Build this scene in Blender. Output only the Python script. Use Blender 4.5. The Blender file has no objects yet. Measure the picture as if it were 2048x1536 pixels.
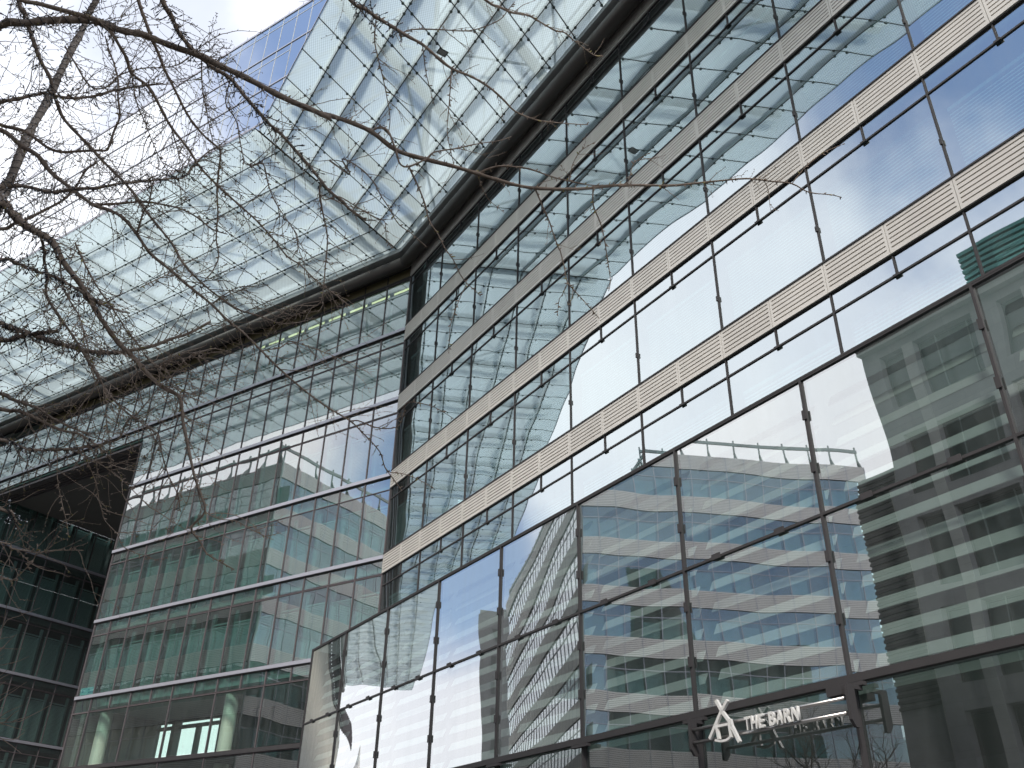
import bpy, math, random
from mathutils import Matrix, Vector
random.seed(11)
sc = bpy.context.scene
EYE = 1.6

# ------------------------------------------------------------------ camera
PITCH, ROLL = 0.537510, 0.0228011
cam_d = bpy.data.cameras.new('camera')
cam = bpy.data.objects.new('camera', cam_d)
sc.collection.objects.link(cam)
cp, sp, cr, sr = math.cos(PITCH), math.sin(PITCH), math.cos(ROLL), math.sin(ROLL)
FW = Vector((0, cp, sp)); r0 = Vector((1, 0, 0)); u0 = Vector((0, -sp, cp))
RT = r0 * cr + u0 * sr; UP = u0 * cr - r0 * sr
m = Matrix((RT, UP, -FW)).transposed().to_4x4(); m.translation = (0, 0, EYE)
cam.matrix_world = m
cam_d.sensor_width = 36; cam_d.lens = 1814.616 / 2048 * 36
cam_d.clip_start = 0.05; cam_d.clip_end = 3000
sc.camera = cam
sc.view_settings.view_transform = 'Standard'; sc.view_settings.look = 'None'
sc.view_settings.exposure = 0.06; sc.view_settings.gamma = 1
cy = sc.cycles
cy.max_bounces = 12; cy.diffuse_bounces = 3; cy.glossy_bounces = 5; cy.transmission_bounces = 4
cy.transparent_max_bounces = 20; cy.caustics_reflective = False; cy.caustics_refractive = False
cy.sample_clamp_indirect = 6
cy.use_denoising = True
try: cy.denoiser = 'OPENIMAGEDENOISE'
except Exception: pass

# ------------------------------------------------------------------ sky and sun
SUN_AZ, SUN_EL = math.radians(-166), math.radians(42)      # azimuth from +Y, clockwise
w = bpy.data.worlds.new('World'); sc.world = w; w.use_nodes = True
nt = w.node_tree; nt.nodes.clear()
def N(t, **k):
    n = nt.nodes.new(t)
    for a, b in k.items(): setattr(n, a, b)
    return n
def Lk(a, b): nt.links.new(a, b)
def math_(op, a, b=None, clamp=False):
    n = N('ShaderNodeMath', operation=op); n.use_clamp = clamp
    for i, v in enumerate((a, b)):
        if v is None: continue
        if isinstance(v, (int, float)): n.inputs[i].default_value = v
        else: Lk(v, n.inputs[i])
    return n.outputs[0]
out = N('ShaderNodeOutputWorld'); bg = N('ShaderNodeBackground'); bg.inputs[1].default_value = 0.10
sky = N('ShaderNodeTexSky', sky_type='NISHITA'); sky.sun_disc = False
sky.sun_elevation = SUN_EL; sky.sun_rotation = SUN_AZ
sky.air_density = 1.0; sky.dust_density = 0.6; sky.ozone_density = 2.2
tc = N('ShaderNodeTexCoord')
def dirv(az, el):
    a, e = math.radians(az), math.radians(el)
    return (math.sin(a) * math.cos(e), math.cos(a) * math.cos(e), math.sin(e))
nz = N('ShaderNodeTexNoise'); nz.inputs['Scale'].default_value = 2.6; nz.inputs['Detail'].default_value = 7; nz.inputs['Roughness'].default_value = 0.55
Lk(tc.outputs['Generated'], nz.inputs['Vector'])
nz2 = N('ShaderNodeTexNoise'); nz2.inputs['Scale'].default_value = 7.5; nz2.inputs['Detail'].default_value = 6
Lk(tc.outputs['Generated'], nz2.inputs['Vector'])
wob = math_('SUBTRACT', nz.outputs['Fac'], 0.5)
wob2 = math_('SUBTRACT', nz2.outputs['Fac'], 0.5)
# openings in the cloud layer: azimuth, elevation, radius (deg), softness (deg), strength
HOLES = [(-112, 52, 18.5, 8, .88), (-61, 19.8, 4.6, 4.0, .8), (-107, 24, 7, 6, .9), (150, 30, 26, 14, .8), (5, 60, 21, 14, .6), (-30, 47, 10, 9, .5), (-168, 55, 14, 10, .8), (60, 55, 18, 10, .7)]
tot = None
for az, el, rad, soft, stg in HOLES:
    vm = N('ShaderNodeVectorMath', operation='DOT_PRODUCT'); Lk(tc.outputs['Generated'], vm.inputs[0]); vm.inputs[1].default_value = dirv(az, el)
    ang = math_('ARCCOSINE', math_('MINIMUM', vm.outputs['Value'], 1.0))
    ang = math_('ADD', ang, math_('MULTIPLY', wob, math.radians(soft * 2.6)))
    ang = math_('ADD', ang, math_('MULTIPLY', wob2, math.radians(soft * .5)))
    mr = N('ShaderNodeMapRange', interpolation_type='SMOOTHSTEP'); Lk(ang, mr.inputs[0])
    mr.inputs[1].default_value = math.radians(rad + soft * .5); mr.inputs[2].default_value = math.radians(max(rad - soft * .7, 0.2))
    mr.inputs[3].default_value = 0; mr.inputs[4].default_value = stg
    tot = mr.outputs[0] if tot is None else math_('MAXIMUM', tot, mr.outputs[0])
cloud = N('ShaderNodeValToRGB'); Lk(nz.outputs['Fac'], cloud.inputs[0])
cloud.color_ramp.elements[0].position = .30; cloud.color_ramp.elements[0].color = (.76, .78, .85, 1)
cloud.color_ramp.elements[1].position = .62; cloud.color_ramp.elements[1].color = (1.0, 1.0, 1.0, 1)
cm = N('ShaderNodeVectorMath', operation='SCALE'); Lk(cloud.outputs[0], cm.inputs[0]); cm.inputs['Scale'].default_value = 17
mix = N('ShaderNodeMix', data_type='RGBA'); Lk(tot, mix.inputs[0]); Lk(cm.outputs[0], mix.inputs[6])
sm = N('ShaderNodeVectorMath', operation='MULTIPLY'); Lk(sky.outputs[0], sm.inputs[0]); sm.inputs[1].default_value = (1.25, 1.65, 1.95)
Lk(sm.outputs[0], mix.inputs[7]); Lk(mix.outputs[2], bg.inputs[0]); Lk(bg.outputs[0], out.inputs[0])
sd = bpy.data.lights.new('sun', 'SUN'); sd.energy = 3.5; sd.angle = math.radians(12); sd.color = (1, .93, .83)
so = bpy.data.objects.new('sun', sd); sc.collection.objects.link(so)
so.rotation_euler = (-Vector((math.sin(SUN_AZ) * math.cos(SUN_EL), math.cos(SUN_AZ) * math.cos(SUN_EL), math.sin(SUN_EL)))).to_track_quat('-Z', 'Y').to_euler()

# ------------------------------------------------------------------ frames
C0 = Vector((-5.02949638, 35.38335305, EYE))
dA = Vector((-0.83278414, 0.55359785, 0)); nA = Vector((-0.55359785, -0.83278414, 0))
dB = Vector((-0.526236, 0.85033856, 0)); nB = Vector((-0.85033856, -0.526236, 0))
K0 = Vector((-40.5, 35.5, EYE)); S0 = Vector((-21.4, 13.01, EYE))
class Fr:
    def __init__(s, o, u, n): s.o = Vector(o); s.u = Vector(u); s.n = Vector(n); s.ang = math.atan2(u[1], u[0])
    def p(s, u, n, z): return s.o + s.u * u + s.n * n + Vector((0, 0, z))
FA = Fr(C0, dA, nA); FB = Fr(C0, dB, nB)
FC = Fr(C0 + dA * 33.45, nA, -dA)
FKR = Fr(K0, nA, -dA); FKL = Fr(K0, -dA, -nA)
FS = Fr(S0, -dB, -nB)
ID = Fr((0, 0, 0), (1, 0, 0), (0, 1, 0))

# ------------------------------------------------------------------ materials
def M(name): 
    m = bpy.data.materials.new(name); m.use_nodes = True; t = m.node_tree; t.nodes.clear()
    o = t.nodes.new('ShaderNodeOutputMaterial'); return m, t, o
def nn(t, ty, **k):
    n = t.nodes.new(ty)
    for a, b in k.items(): setattr(n, a, b)
    return n
def solid(name, col, rough=.6, metal=0, var=.12, scale=3, bump=0, spec=.5):
    m, t, o = M(name); b = nn(t, 'ShaderNodeBsdfPrincipled'); g = nn(t, 'ShaderNodeNewGeometry')
    z = nn(t, 'ShaderNodeTexNoise'); z.inputs['Scale'].default_value = scale; z.inputs['Detail'].default_value = 5
    t.links.new(g.outputs['Position'], z.inputs['Vector'])
    oi = nn(t, 'ShaderNodeObjectInfo')
    a = nn(t, 'ShaderNodeMath', operation='MULTIPLY_ADD'); t.links.new(z.outputs['Fac'], a.inputs[0]); a.inputs[1].default_value = var * 2; a.inputs[2].default_value = 1 - var
    a2 = nn(t, 'ShaderNodeMath', operation='MULTIPLY_ADD'); t.links.new(oi.outputs['Random'], a2.inputs[0]); a2.inputs[1].default_value = var * .8; t.links.new(a.outputs[0], a2.inputs[2])
    v = nn(t, 'ShaderNodeVectorMath', operation='SCALE'); v.inputs[0].default_value = col; t.links.new(a2.outputs[0], v.inputs['Scale'])
    t.links.new(v.outputs[0], b.inputs['Base Color'])
    b.inputs['Roughness'].default_value = rough; b.inputs['Metallic'].default_value = metal
    b.inputs['Specular IOR Level'].default_value = spec
    if bump:
        bn = nn(t, 'ShaderNodeBump'); bn.inputs['Strength'].default_value = bump; bn.inputs['Distance'].default_value = .02
        z2 = nn(t, 'ShaderNodeTexNoise'); z2.inputs['Scale'].default_value = scale * 9; z2.inputs['Detail'].default_value = 6
        t.links.new(g.outputs['Position'], z2.inputs['Vector']); t.links.new(z2.outputs['Fac'], bn.inputs['Height']); t.links.new(bn.outputs[0], b.inputs['Normal'])
    t.links.new(b.outputs[0], o.inputs[0]); return m
def glass(name, tint, base, amp, wave, refl=(.95, .98, 1.0), ior=4.0, dust_haze=0):
    """coated facade glass: mirror coat over tinted see-through body, each pane slightly bowed by its own noise"""
    m, t, o = M(name)
    g = nn(t, 'ShaderNodeNewGeometry'); oi = nn(t, 'ShaderNodeObjectInfo')
    z = nn(t, 'ShaderNodeTexNoise', noise_dimensions='4D'); z.inputs['Scale'].default_value = wave; z.inputs['Detail'].default_value = 1.2; z.inputs['Roughness'].default_value = .45
    mw = nn(t, 'ShaderNodeMath', operation='MULTIPLY'); t.links.new(oi.outputs['Random'], mw.inputs[0]); mw.inputs[1].default_value = 40
    t.links.new(g.outputs['Position'], z.inputs['Vector']); t.links.new(mw.outputs[0], z.inputs['W'])
    s = nn(t, 'ShaderNodeVectorMath', operation='SUBTRACT'); t.links.new(z.outputs['Color'], s.inputs[0]); s.inputs[1].default_value = (.5, .5, .5)
    k = nn(t, 'ShaderNodeVectorMath', operation='SCALE'); t.links.new(s.outputs[0], k.inputs[0]); k.inputs['Scale'].default_value = amp
    ad = nn(t, 'ShaderNodeVectorMath', operation='ADD'); t.links.new(g.outputs['Normal'], ad.inputs[0]); t.links.new(k.outputs[0], ad.inputs[1])
    nm = nn(t, 'ShaderNodeVectorMath', operation='NORMALIZE'); t.links.new(ad.outputs[0], nm.inputs[0])
    gl = nn(t, 'ShaderNodeBsdfGlossy'); gl.inputs['Roughness'].default_value = 0.0; gl.inputs['Color'].default_value = (*refl, 1)
    t.links.new(nm.outputs[0], gl.inputs['Normal'])
    tr = nn(t, 'ShaderNodeBsdfTransparent'); tr.inputs['Color'].default_value = (*tint, 1)
    lw = nn(t, 'ShaderNodeLayerWeight'); lw.inputs[0].default_value = .5
    f = nn(t, 'ShaderNodeMath', operation='POWER'); t.links.new(lw.outputs['Facing'], f.inputs[0]); f.inputs[1].default_value = ior
    fm = nn(t, 'ShaderNodeMath', operation='MULTIPLY_ADD'); t.links.new(f.outputs[0], fm.inputs[0]); fm.inputs[1].default_value = 1 - base; fm.inputs[2].default_value = base; fm.use_clamp = True
    mx = nn(t, 'ShaderNodeMixShader'); t.links.new(fm.outputs[0], mx.inputs[0]); t.links.new(tr.outputs[0], mx.inputs[1]); t.links.new(gl.outputs[0], mx.inputs[2])
    last = mx
    if dust_haze:
        d = nn(t, 'ShaderNodeBsdfDiffuse'); d.inputs['Color'].default_value = (.5, .54, .54, 1)
        m2 = nn(t, 'ShaderNodeMixShader'); t.links.new(mx.outputs[0], m2.inputs[1])
        mp = nn(t, 'ShaderNodeMapping'); mp.inputs['Scale'].default_value = (1.6, 1.6, .28); t.links.new(g.outputs['Position'], mp.inputs['Vector'])      # rain washed dust, a diffuse haze put in to lift the blacks
        z3 = nn(t, 'ShaderNodeTexNoise'); z3.inputs['Scale'].default_value = 2.2; z3.inputs['Detail'].default_value = 7; t.links.new(mp.outputs[0], z3.inputs['Vector'])
        dr = nn(t, 'ShaderNodeMapRange'); t.links.new(z3.outputs['Fac'], dr.inputs[0]); dr.inputs[1].default_value = .3; dr.inputs[2].default_value = .7; dr.inputs[3].default_value = dust_haze * .4; dr.inputs[4].default_value = dust_haze * 1.9
        t.links.new(dr.outputs[0], m2.inputs[0]); t.links.new(d.outputs[0], m2.inputs[2]); last = m2
    t.links.new(last.outputs[0], o.inputs[0]); return m
def frit():
    """canopy glass printed with a white dot screen"""
    m, t, o = M('fritted_glass')
    g = nn(t, 'ShaderNodeNewGeometry'); oi = nn(t, 'ShaderNodeObjectInfo')
    mp = nn(t, 'ShaderNodeMapping'); mp.inputs['Rotation'].default_value = (0, 0, math.radians(45) - FA.ang); t.links.new(g.outputs['Position'], mp.inputs['Vector'])
    sep = nn(t, 'ShaderNodeSeparateXYZ'); t.links.new(mp.outputs[0], sep.inputs[0])
    P = .075
    def cosn(i):
        a = nn(t, 'ShaderNodeMath', operation='MULTIPLY'); t.links.new(sep.outputs[i], a.inputs[0]); a.inputs[1].default_value = 2 * math.pi / P
        c = nn(t, 'ShaderNodeMath', operation='COSINE'); t.links.new(a.outputs[0], c.inputs[0]); return c
    sm = nn(t, 'ShaderNodeMath', operation='ADD'); t.links.new(cosn(0).outputs[0], sm.inputs[0]); t.links.new(cosn(1).outputs[0], sm.inputs[1])
    mr = nn(t, 'ShaderNodeMapRange'); t.links.new(sm.outputs[0], mr.inputs[0]); mr.inputs[1].default_value = -.35; mr.inputs[2].default_value = .35; mr.inputs[3].default_value = .66; mr.inputs[4].default_value = .90
    tr = nn(t, 'ShaderNodeBsdfTransparent'); tr.inputs[0].default_value = (.78, .88, .90, 1)
    tl = nn(t, 'ShaderNodeBsdfTranslucent'); tl.inputs[0].default_value = (.60, .68, .705, 1)
    df = nn(t, 'ShaderNodeBsdfDiffuse'); df.inputs[0].default_value = (.8, .84, .84, 1)
    w2 = nn(t, 'ShaderNodeMixShader'); w2.inputs[0].default_value = .3; t.links.new(tl.outputs[0], w2.inputs[1]); t.links.new(df.outputs[0], w2.inputs[2])
    mx = nn(t, 'ShaderNodeMixShader'); t.links.new(mr.outputs[0], mx.inputs[0]); t.links.new(tr.outputs[0], mx.inputs[1]); t.links.new(w2.outputs[0], mx.inputs[2])
    gl = nn(t, 'ShaderNodeBsdfGlossy'); gl.inputs['Roughness'].default_value = .02
    lw = nn(t, 'ShaderNodeLayerWeight'); lw.inputs[0].default_value = .5
    f = nn(t, 'ShaderNodeMath', operation='POWER'); t.links.new(lw.outputs['Facing'], f.inputs[0]); f.inputs[1].default_value = 5
    m2 = nn(t, 'ShaderNodeMixShader'); t.links.new(f.outputs[0], m2.inputs[0]); t.links.new(mx.outputs[0], m2.inputs[1]); t.links.new(gl.outputs[0], m2.inputs[2])
    t.links.new(m2.outputs[0], o.inputs[0]); return m
def emit(name, col, st):
    m, t, o = M(name); e = nn(t, 'ShaderNodeEmission'); e.inputs[0].default_value = (*col, 1); e.inputs[1].default_value = st; t.links.new(e.outputs[0], o.inputs[0]); return m
def stone(name, col, bw, bh, frame, joint=.6):
    """cut stone slabs with fine joints"""
    m, t, o = M(name); b = nn(t, 'ShaderNodeBsdfPrincipled'); g = nn(t, 'ShaderNodeNewGeometry')
    mp = nn(t, 'ShaderNodeMapping'); mp.vector_type = 'TEXTURE'; mp.inputs['Rotation'].default_value = (0, 0, frame.ang); t.links.new(g.outputs['Position'], mp.inputs['Vector'])
    sp_ = nn(t, 'ShaderNodeSeparateXYZ'); t.links.new(mp.outputs[0], sp_.inputs[0]); cb = nn(t, 'ShaderNodeCombineXYZ'); t.links.new(sp_.outputs[0], cb.inputs[0]); t.links.new(sp_.outputs[2], cb.inputs[1])
    br = nn(t, 'ShaderNodeTexBrick'); t.links.new(cb.outputs[0], br.inputs['Vector']); br.inputs['Scale'].default_value = 1; br.inputs['Brick Width'].default_value = bw; br.inputs['Row Height'].default_value = bh; br.inputs['Mortar Size'].default_value = .006
    br.inputs['Color1'].default_value = (*col, 1); br.inputs['Color2'].default_value = (*[c * .86 for c in col], 1); br.inputs['Mortar'].default_value = (*[c * joint for c in col], 1)
    z = nn(t, 'ShaderNodeTexNoise'); z.inputs['Scale'].default_value = 2; z.inputs['Detail'].default_value = 8; t.links.new(g.outputs['Position'], z.inputs['Vector'])
    mr = nn(t, 'ShaderNodeMapRange'); t.links.new(z.outputs['Fac'], mr.inputs[0]); mr.inputs[3].default_value = .75; mr.inputs[4].default_value = 1.2
    v = nn(t, 'ShaderNodeVectorMath', operation='SCALE'); t.links.new(br.outputs['Color'], v.inputs[0]); t.links.new(mr.outputs[0], v.inputs['Scale'])
    t.links.new(v.outputs[0], b.inputs['Base Color']); b.inputs['Roughness'].default_value = .55; t.links.new(b.outputs[0], o.inputs[0]); return m

G = {}
G['glassA'] = glass('facade_glass', (.55, .88, .83), .38, .010, .75, dust_haze=.035)
G['glassC'] = glass('passage_glass', (.62, .84, .80), .16, .008, .6, dust_haze=.03)
G['glassB'] = glass('wide_facade_glass', (.56, .85, .84), .54, .016, .52, refl=(.82, .90, .95), dust_haze=.03)
G['glassP'] = glass('shopfront_glass', (.84, .95, .92), .43, .018, .42, refl=(.97, .99, 1.0), ior=2.4, dust_haze=.04)
G['glassPl'] = glass('shop_door_glass', (.55, .66, .63), .24, .012, .42, dust_haze=.03)
G['glassL'] = glass('lobby_glass', (.78, .93, .89), .20, .010, .6, dust_haze=.03)
G['glassU'] = glass('upper_facade_glass', (.5, .66, .68), .80, .006, .4, refl=(.95, .97, 1.0))
G['glassK'] = glass('opposite_glass', (.66, .88, .86), .22, .012, .5)
G['glassS'] = glass('window_glass', (.5, .62, .6), .03, .01, .5, ior=6)
G['frit'] = frit()
G['clear'] = glass('clear_glass', (.93, .97, .97), 0, 0, 1, ior=30)
G['louver'] = solid('champagne_metal', (.60, .568, .525), .48, .2, .11, 1.6)
G['slot'] = solid('louver_gap', (.05, .045, .04), .8, 0, .1)
G['silver'] = solid('silver_metal', (.42, .42, .475), .4, .4, .06)
G['mull'] = solid('dark_mullion', (.050, .047, .049), .6, 0, .15, spec=.25)
G['mullA'] = solid('grey_mullion', (.11, .095, .10), .55, .0, .15, spec=.3)
G['pipe'] = solid('brown_metal', (.105, .092, .085), .38, .4, .1, .6)
G['dark'] = solid('gap_shade', (.012, .013, .014), .8, 0, .1)  # near-black colour stands in for shade in the gap behind the pipe
G['soffit'] = solid('soffit_panel', (.15, .145, .138), .7, 0, .15, .4)
G['white'] = solid('white_steel', (.56, .59, .585), .45, 0, .05)
G['clamp'] = solid('clamp_steel', (.10, .12, .11), .45, .5, .1)
G['seal'] = solid('joint_seal', (.05, .05, .042), .7, 0, .1)
G['blind'] = solid('blind_slats', (.25, .275, .265), .55, 0, .04)
G['blindk'] = solid('opposite_blind', (.40, .50, .50), .6, 0, .08)
G['louverk'] = solid('brightened_metal', (.70, .675, .655), .5, 0, .06, .8)  # band metal lightened in colour to brighten the opposite block
G['blindb'] = solid('wide_window_blind', (.42, .45, .44), .55, 0, .04)
G['blindd'] = solid('grey_blind_slats', (.30, .34, .33), .6, 0, .05)
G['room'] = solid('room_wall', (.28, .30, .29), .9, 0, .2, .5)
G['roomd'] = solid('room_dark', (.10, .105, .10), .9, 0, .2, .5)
G['inpost'] = solid('inner_frame', (.22, .26, .25), .5, .1, .06)
G['plaster'] = solid('plaster', (.62, .59, .50), .7, 0, .05)
G['warm_lit'] = solid('warm_lit_panel', (.13, .11, .055), .5, 0, .2)  # warm glow of the room lighting is put into this colour
def opal():
    m, t, o = M('added_skylight'); a = nn(t, 'ShaderNodeBsdfTranslucent'); a.inputs[0].default_value = (.50, .55, .55, 1); b = nn(t, 'ShaderNodeBsdfDiffuse'); b.inputs[0].default_value = (.22, .24, .24, 1)
    x = nn(t, 'ShaderNodeMixShader'); x.inputs[0].default_value = .35; t.links.new(a.outputs[0], x.inputs[1]); t.links.new(b.outputs[0], x.inputs[2]); t.links.new(x.outputs[0], o.inputs[0]); return m
G['opal'] = opal()
G['lamp'] = emit('strip_lamp', (1, .80, .45), 1.6)
G['spot'] = emit('downlight', (1, .72, .45), 3.0)
G['slatP'] = solid('wide_slats', (.52, .56, .55), .5, 0, .06)
G['granite'] = stone('granite', (.40, .385, .39), 1.3, .85, FS)
G['granite_l'] = stone('pale_stone', (.60, .585, .56), 1.2, .5, FS)
G['tower'] = stone('tower_stone', (.20, .20, .195), 3.0, 4.0, FKL, .8)
G['pale_wall'] = stone('pale_wall', (.50, .47, .39), 1.5, 3.6, FA)
G['church'] = solid('church_render', (.66, .65, .62), .7, 0, .08)
G['asphalt'] = solid('asphalt', (.052, .052, .054), .9, 0, .25, 1.2, .2)
G['paving'] = stone('paving', (.24, .235, .225), .6, .4, FA)
G['bark'] = solid('bark', (.25, .19, .145), .85, 0, .45, 30, .8)
G['bark2'] = solid('pale_bark', (.30, .25, .21), .85, 0, .45, 22, .8)
G['wire'] = solid('black_wire', (.012, .012, .014), .4, 0, .1)
G['bulb'] = solid('clear_bulb', (.75, .78, .80), .15, 0, .1)
G['bud'] = solid('bud', (.20, .17, .05), .7, 0, .4, 30)
G['letter'] = solid('white_letter', (.72, .71, .69), .45, 0, .05)
G['rail'] = solid('steel_tube', (.45, .43, .42), .3, .9, .1)
G['cyan'] = solid('pale_blue_print', (.35, .62, .66), .5, 0, .1)
G['cyand'] = solid('blue_print', (.06, .28, .42), .5, 0, .1)
G['tealbox'] = solid('teal_louver', (.10, .30, .26), .5, .2, .1)

# ------------------------------------------------------------------ mesh builder
class MB:
    def __init__(s): s.v = []; s.f = []; s.mi = []; s.m = []
    def mat(s, m):
        if m not in s.m: s.m.append(m)
        return s.m.index(m)
    def quad(s, ps, m):
        b = len(s.v); s.v += [tuple(p) for p in ps]; s.f.append(tuple(range(b, b + len(ps)))); s.mi.append(s.mat(m))
    def box(s, F, u0, u1, n0, n1, z0, z1, m):
        b = len(s.v); i = s.mat(m)
        for z in (z0, z1):
            for u, n in ((u0, n0), (u1, n0), (u1, n1), (u0, n1)): s.v.append(tuple(F.p(u, n, z)))
        for q in ((3, 2, 1, 0), (4, 5, 6, 7), (0, 1, 5, 4), (1, 2, 6, 5), (2, 3, 7, 6), (3, 0, 4, 7)):
            s.f.append(tuple(b + k for k in q)); s.mi.append(i)
    def prism(s, pts, d, m, m2=None):
        n = len(pts); b = len(s.v); i = s.mat(m); d = Vector(d)
        s.v += [tuple(p) for p in pts] + [tuple(Vector(p) + d) for p in pts]
        s.f.append(tuple(b + k for k in range(n))[::-1]); j = s.mat(m2) if m2 else i; s.f.append(tuple(b + n + k for k in range(n))); s.mi += [i, j]
        for k in range(n):
            s.f.append((b + k, b + (k + 1) % n, b + n + (k + 1) % n, b + n + k)); s.mi.append(j)
    def tube(s, pts, rad, m, sides=6, cap=True):
        pts = [Vector(p) for p in pts]; i = s.mat(m); rings = []
        if not hasattr(rad, '__len__'): rad = [rad] * len(pts)
        ref = None
        for k, p in enumerate(pts):
            t = (pts[min(k + 1, len(pts) - 1)] - pts[max(k - 1, 0)])
            if t.length < 1e-9: t = Vector((0, 0, 1))
            t.normalize()
            if ref is None: ref = t.orthogonal().normalized()
            ref = (ref - t * ref.dot(t))
            if ref.length < 1e-6: ref = t.orthogonal()
            ref.normalize(); bi = t.cross(ref)
            b = len(s.v); rings.append(b)
            for a in range(sides):
                an = 2 * math.pi * a / sides
                s.v.append(tuple(p + (ref * math.cos(an) + bi * math.sin(an)) * rad[k]))
        for k in range(len(rings) - 1):
            for a in range(sides):
                a2 = (a + 1) % sides
                s.f.append((rings[k] + a, rings[k] + a2, rings[k + 1] + a2, rings[k + 1] + a)); s.mi.append(i)
        if cap:
            s.f.append(tuple(rings[0] + a for a in range(sides))[::-1]); s.f.append(tuple(rings[-1] + a for a in range(sides))); s.mi += [i, i]
    def mesh(s, name, smooth=False):
        me = bpy.data.meshes.new(name); me.from_pydata(s.v, [], s.f)
        for m in s.m: me.materials.append(G[m])
        me.polygons.foreach_set('material_index', s.mi)
        if smooth: me.polygons.foreach_set('use_smooth', [True] * len(s.f))
        me.update(); return me
col = sc.collection
def link(name, me, parent=None, loc=(0, 0, 0), rz=0):
    o = bpy.data.objects.new(name, me); col.objects.link(o); o.location = loc; o.rotation_euler = (0, 0, rz)
    if parent: o.parent = parent
    return o
def tag(o, label=None, cat=None, group=None, kind=None):
    if label: o['label'] = label
    if cat: o['category'] = cat
    if group: o['group'] = group
    if kind: o['kind'] = kind
    return o
class Thing:
    """an Empty at the base of a thing; parts are given in world coordinates and stored relative to it"""
    def __init__(s, name, base, label, cat, group=None):
        s.o = bpy.data.objects.new(name, None); col.objects.link(s.o); s.o.location = base; s.base = Vector(base); s.o.empty_display_size = .5
        tag(s.o, label, cat, group)
    def part(s, name, mb, smooth=False, kind=None, label=None):
        me = mb.mesh(name, smooth); me.transform(Matrix.Translation(-s.base)); o = link(name, me, s.o); tag(o, label, kind=kind); return o
    def inst(s, name, me, F, u, n, z, subs=()):
        o = link(name, me, s.o, F.p(u, n, z) - s.base, F.ang)
        for sn, sme in subs: link(sn, sme, o)
        return o

# ------------------------------------------------------------------ setting
mb = MB(); mb.quad([(-900, -900, 0), (900, -900, 0), (900, 900, 0), (-900, 900, 0)], 'asphalt'); tag(link('ground', mb.mesh('ground')), kind='structure')
mb = MB(); mb.prism([FB.p(-70, 0, -1.59), FB.p(-70, 9, -1.59), FB.p(-2, 9, -1.59), FA.p(100, 11, -1.59), FA.p(100, 0, -1.59), FA.p(0, 0, -1.59)], (0, 0, .13), 'paving'); tag(link('pavement', mb.mesh('pavement')), kind='structure')

# ================================================================== LEFT WING (frame A)
ZB = [8.92, 12.67, 16.37, 20.13, 23.88]; BH = .15
MOD, U0 = 1.465, .035
wingA = Thing('office_building', FA.p(18, -3, -EYE), 'teal glass office wing with thin silver ledges, left of the beige banded wing', 'building')
def slats(mb, u0, u1, n, z0, z1, pitch, depth, rise, m):
    z = z0
    while z < z1 - rise:
        mb.quad([ID.p(u0, n, z), ID.p(u1, n, z), ID.p(u1, n - depth, z + rise), ID.p(u0, n - depth, z + rise)], m); z += pitch
def win_mesh(w, h, m, bar=.05, dep=.10, clips=()):
    mb = MB(); mb.box(ID, -bar / 2, bar / 2, -dep, .014, 0, h, m); mb.box(ID, bar / 2, w - bar / 2, -dep, .010, h - .032, h, m)
    mb.box(ID, bar / 2, w - bar / 2, -dep, .008, 0, .015, m)
    for (u, z, horiz) in clips:
        a, b = (.075, .028) if horiz else (.026, .075)
        mb.box(ID, u - a, u + a, .0145, .05, z - b, z + b, m)
    return mb.mesh('window')
def pane_mesh(w, h, m, name='pane', bar=.05):
    mb = MB(); mb.quad([ID.p(bar / 2, -.02, .035), ID.p(w - bar / 2, -.02, .035), ID.p(w - bar / 2, -.02, h - .055), ID.p(bar / 2, -.02, h - .055)], m); return mb.mesh(name)
HA = 3.73 - .62 - BH
A_frame = win_mesh(MOD, HA, 'mullA'); A_pane = pane_mesh(MOD, HA, 'glassA')
A_tr = win_mesh(MOD, .62, 'mullA', .06); A_trp = pane_mesh(MOD, .62, 'glassA')
def blind_mesh(top, m='blind', u0=.30, w=MOD):
    mb = MB(); slats(mb, u0, w - .04, -.30, .10, top, .072, .03, .058, m); mb.box(ID, u0, w - .04, -.36, -.29, top, top + .07, m); return mb.mesh('blind')
A_bl = [blind_mesh(HA - .65), blind_mesh(HA - .70), blind_mesh(HA - .55), blind_mesh(HA - .62, 'blindd')]
mbp = MB(); mbp.box(ID, .06, .24, -.62, -.50, 0, HA, 'inpost'); A_post = mbp.mesh('inner_post')
def A_us(umax): return [U0 + MOD * k for k in range(int((umax - U0) / MOD) + 1)]
def A_bay(u, z, w=MOD, full=False):
    i = random.choices([0, 1, 2, 3], [4, 2, 1, 1])[0]
    wingA.inst('window', A_frame, FA, u, 0, z, (('pane', A_pane), ('blind', A_bl[i]), ('inner_post', A_post)))
def A_trans(u, z): wingA.inst('transom_window', A_tr, FA, u, 0, z, (('pane', A_trp),))
LEFT = 18.92
for zi, zb in enumerate(ZB):
    um = LEFT - MOD if zi < 4 else 34
    for u in A_us(um):
        if not (zi == 4 and u > 33): A_trans(u, zb - .62)
    for u in A_us(um if zi < 4 else 44):
        if zi < 4: A_bay(u, zb + BH)
        else: A_bay(u, zb + BH)
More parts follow.
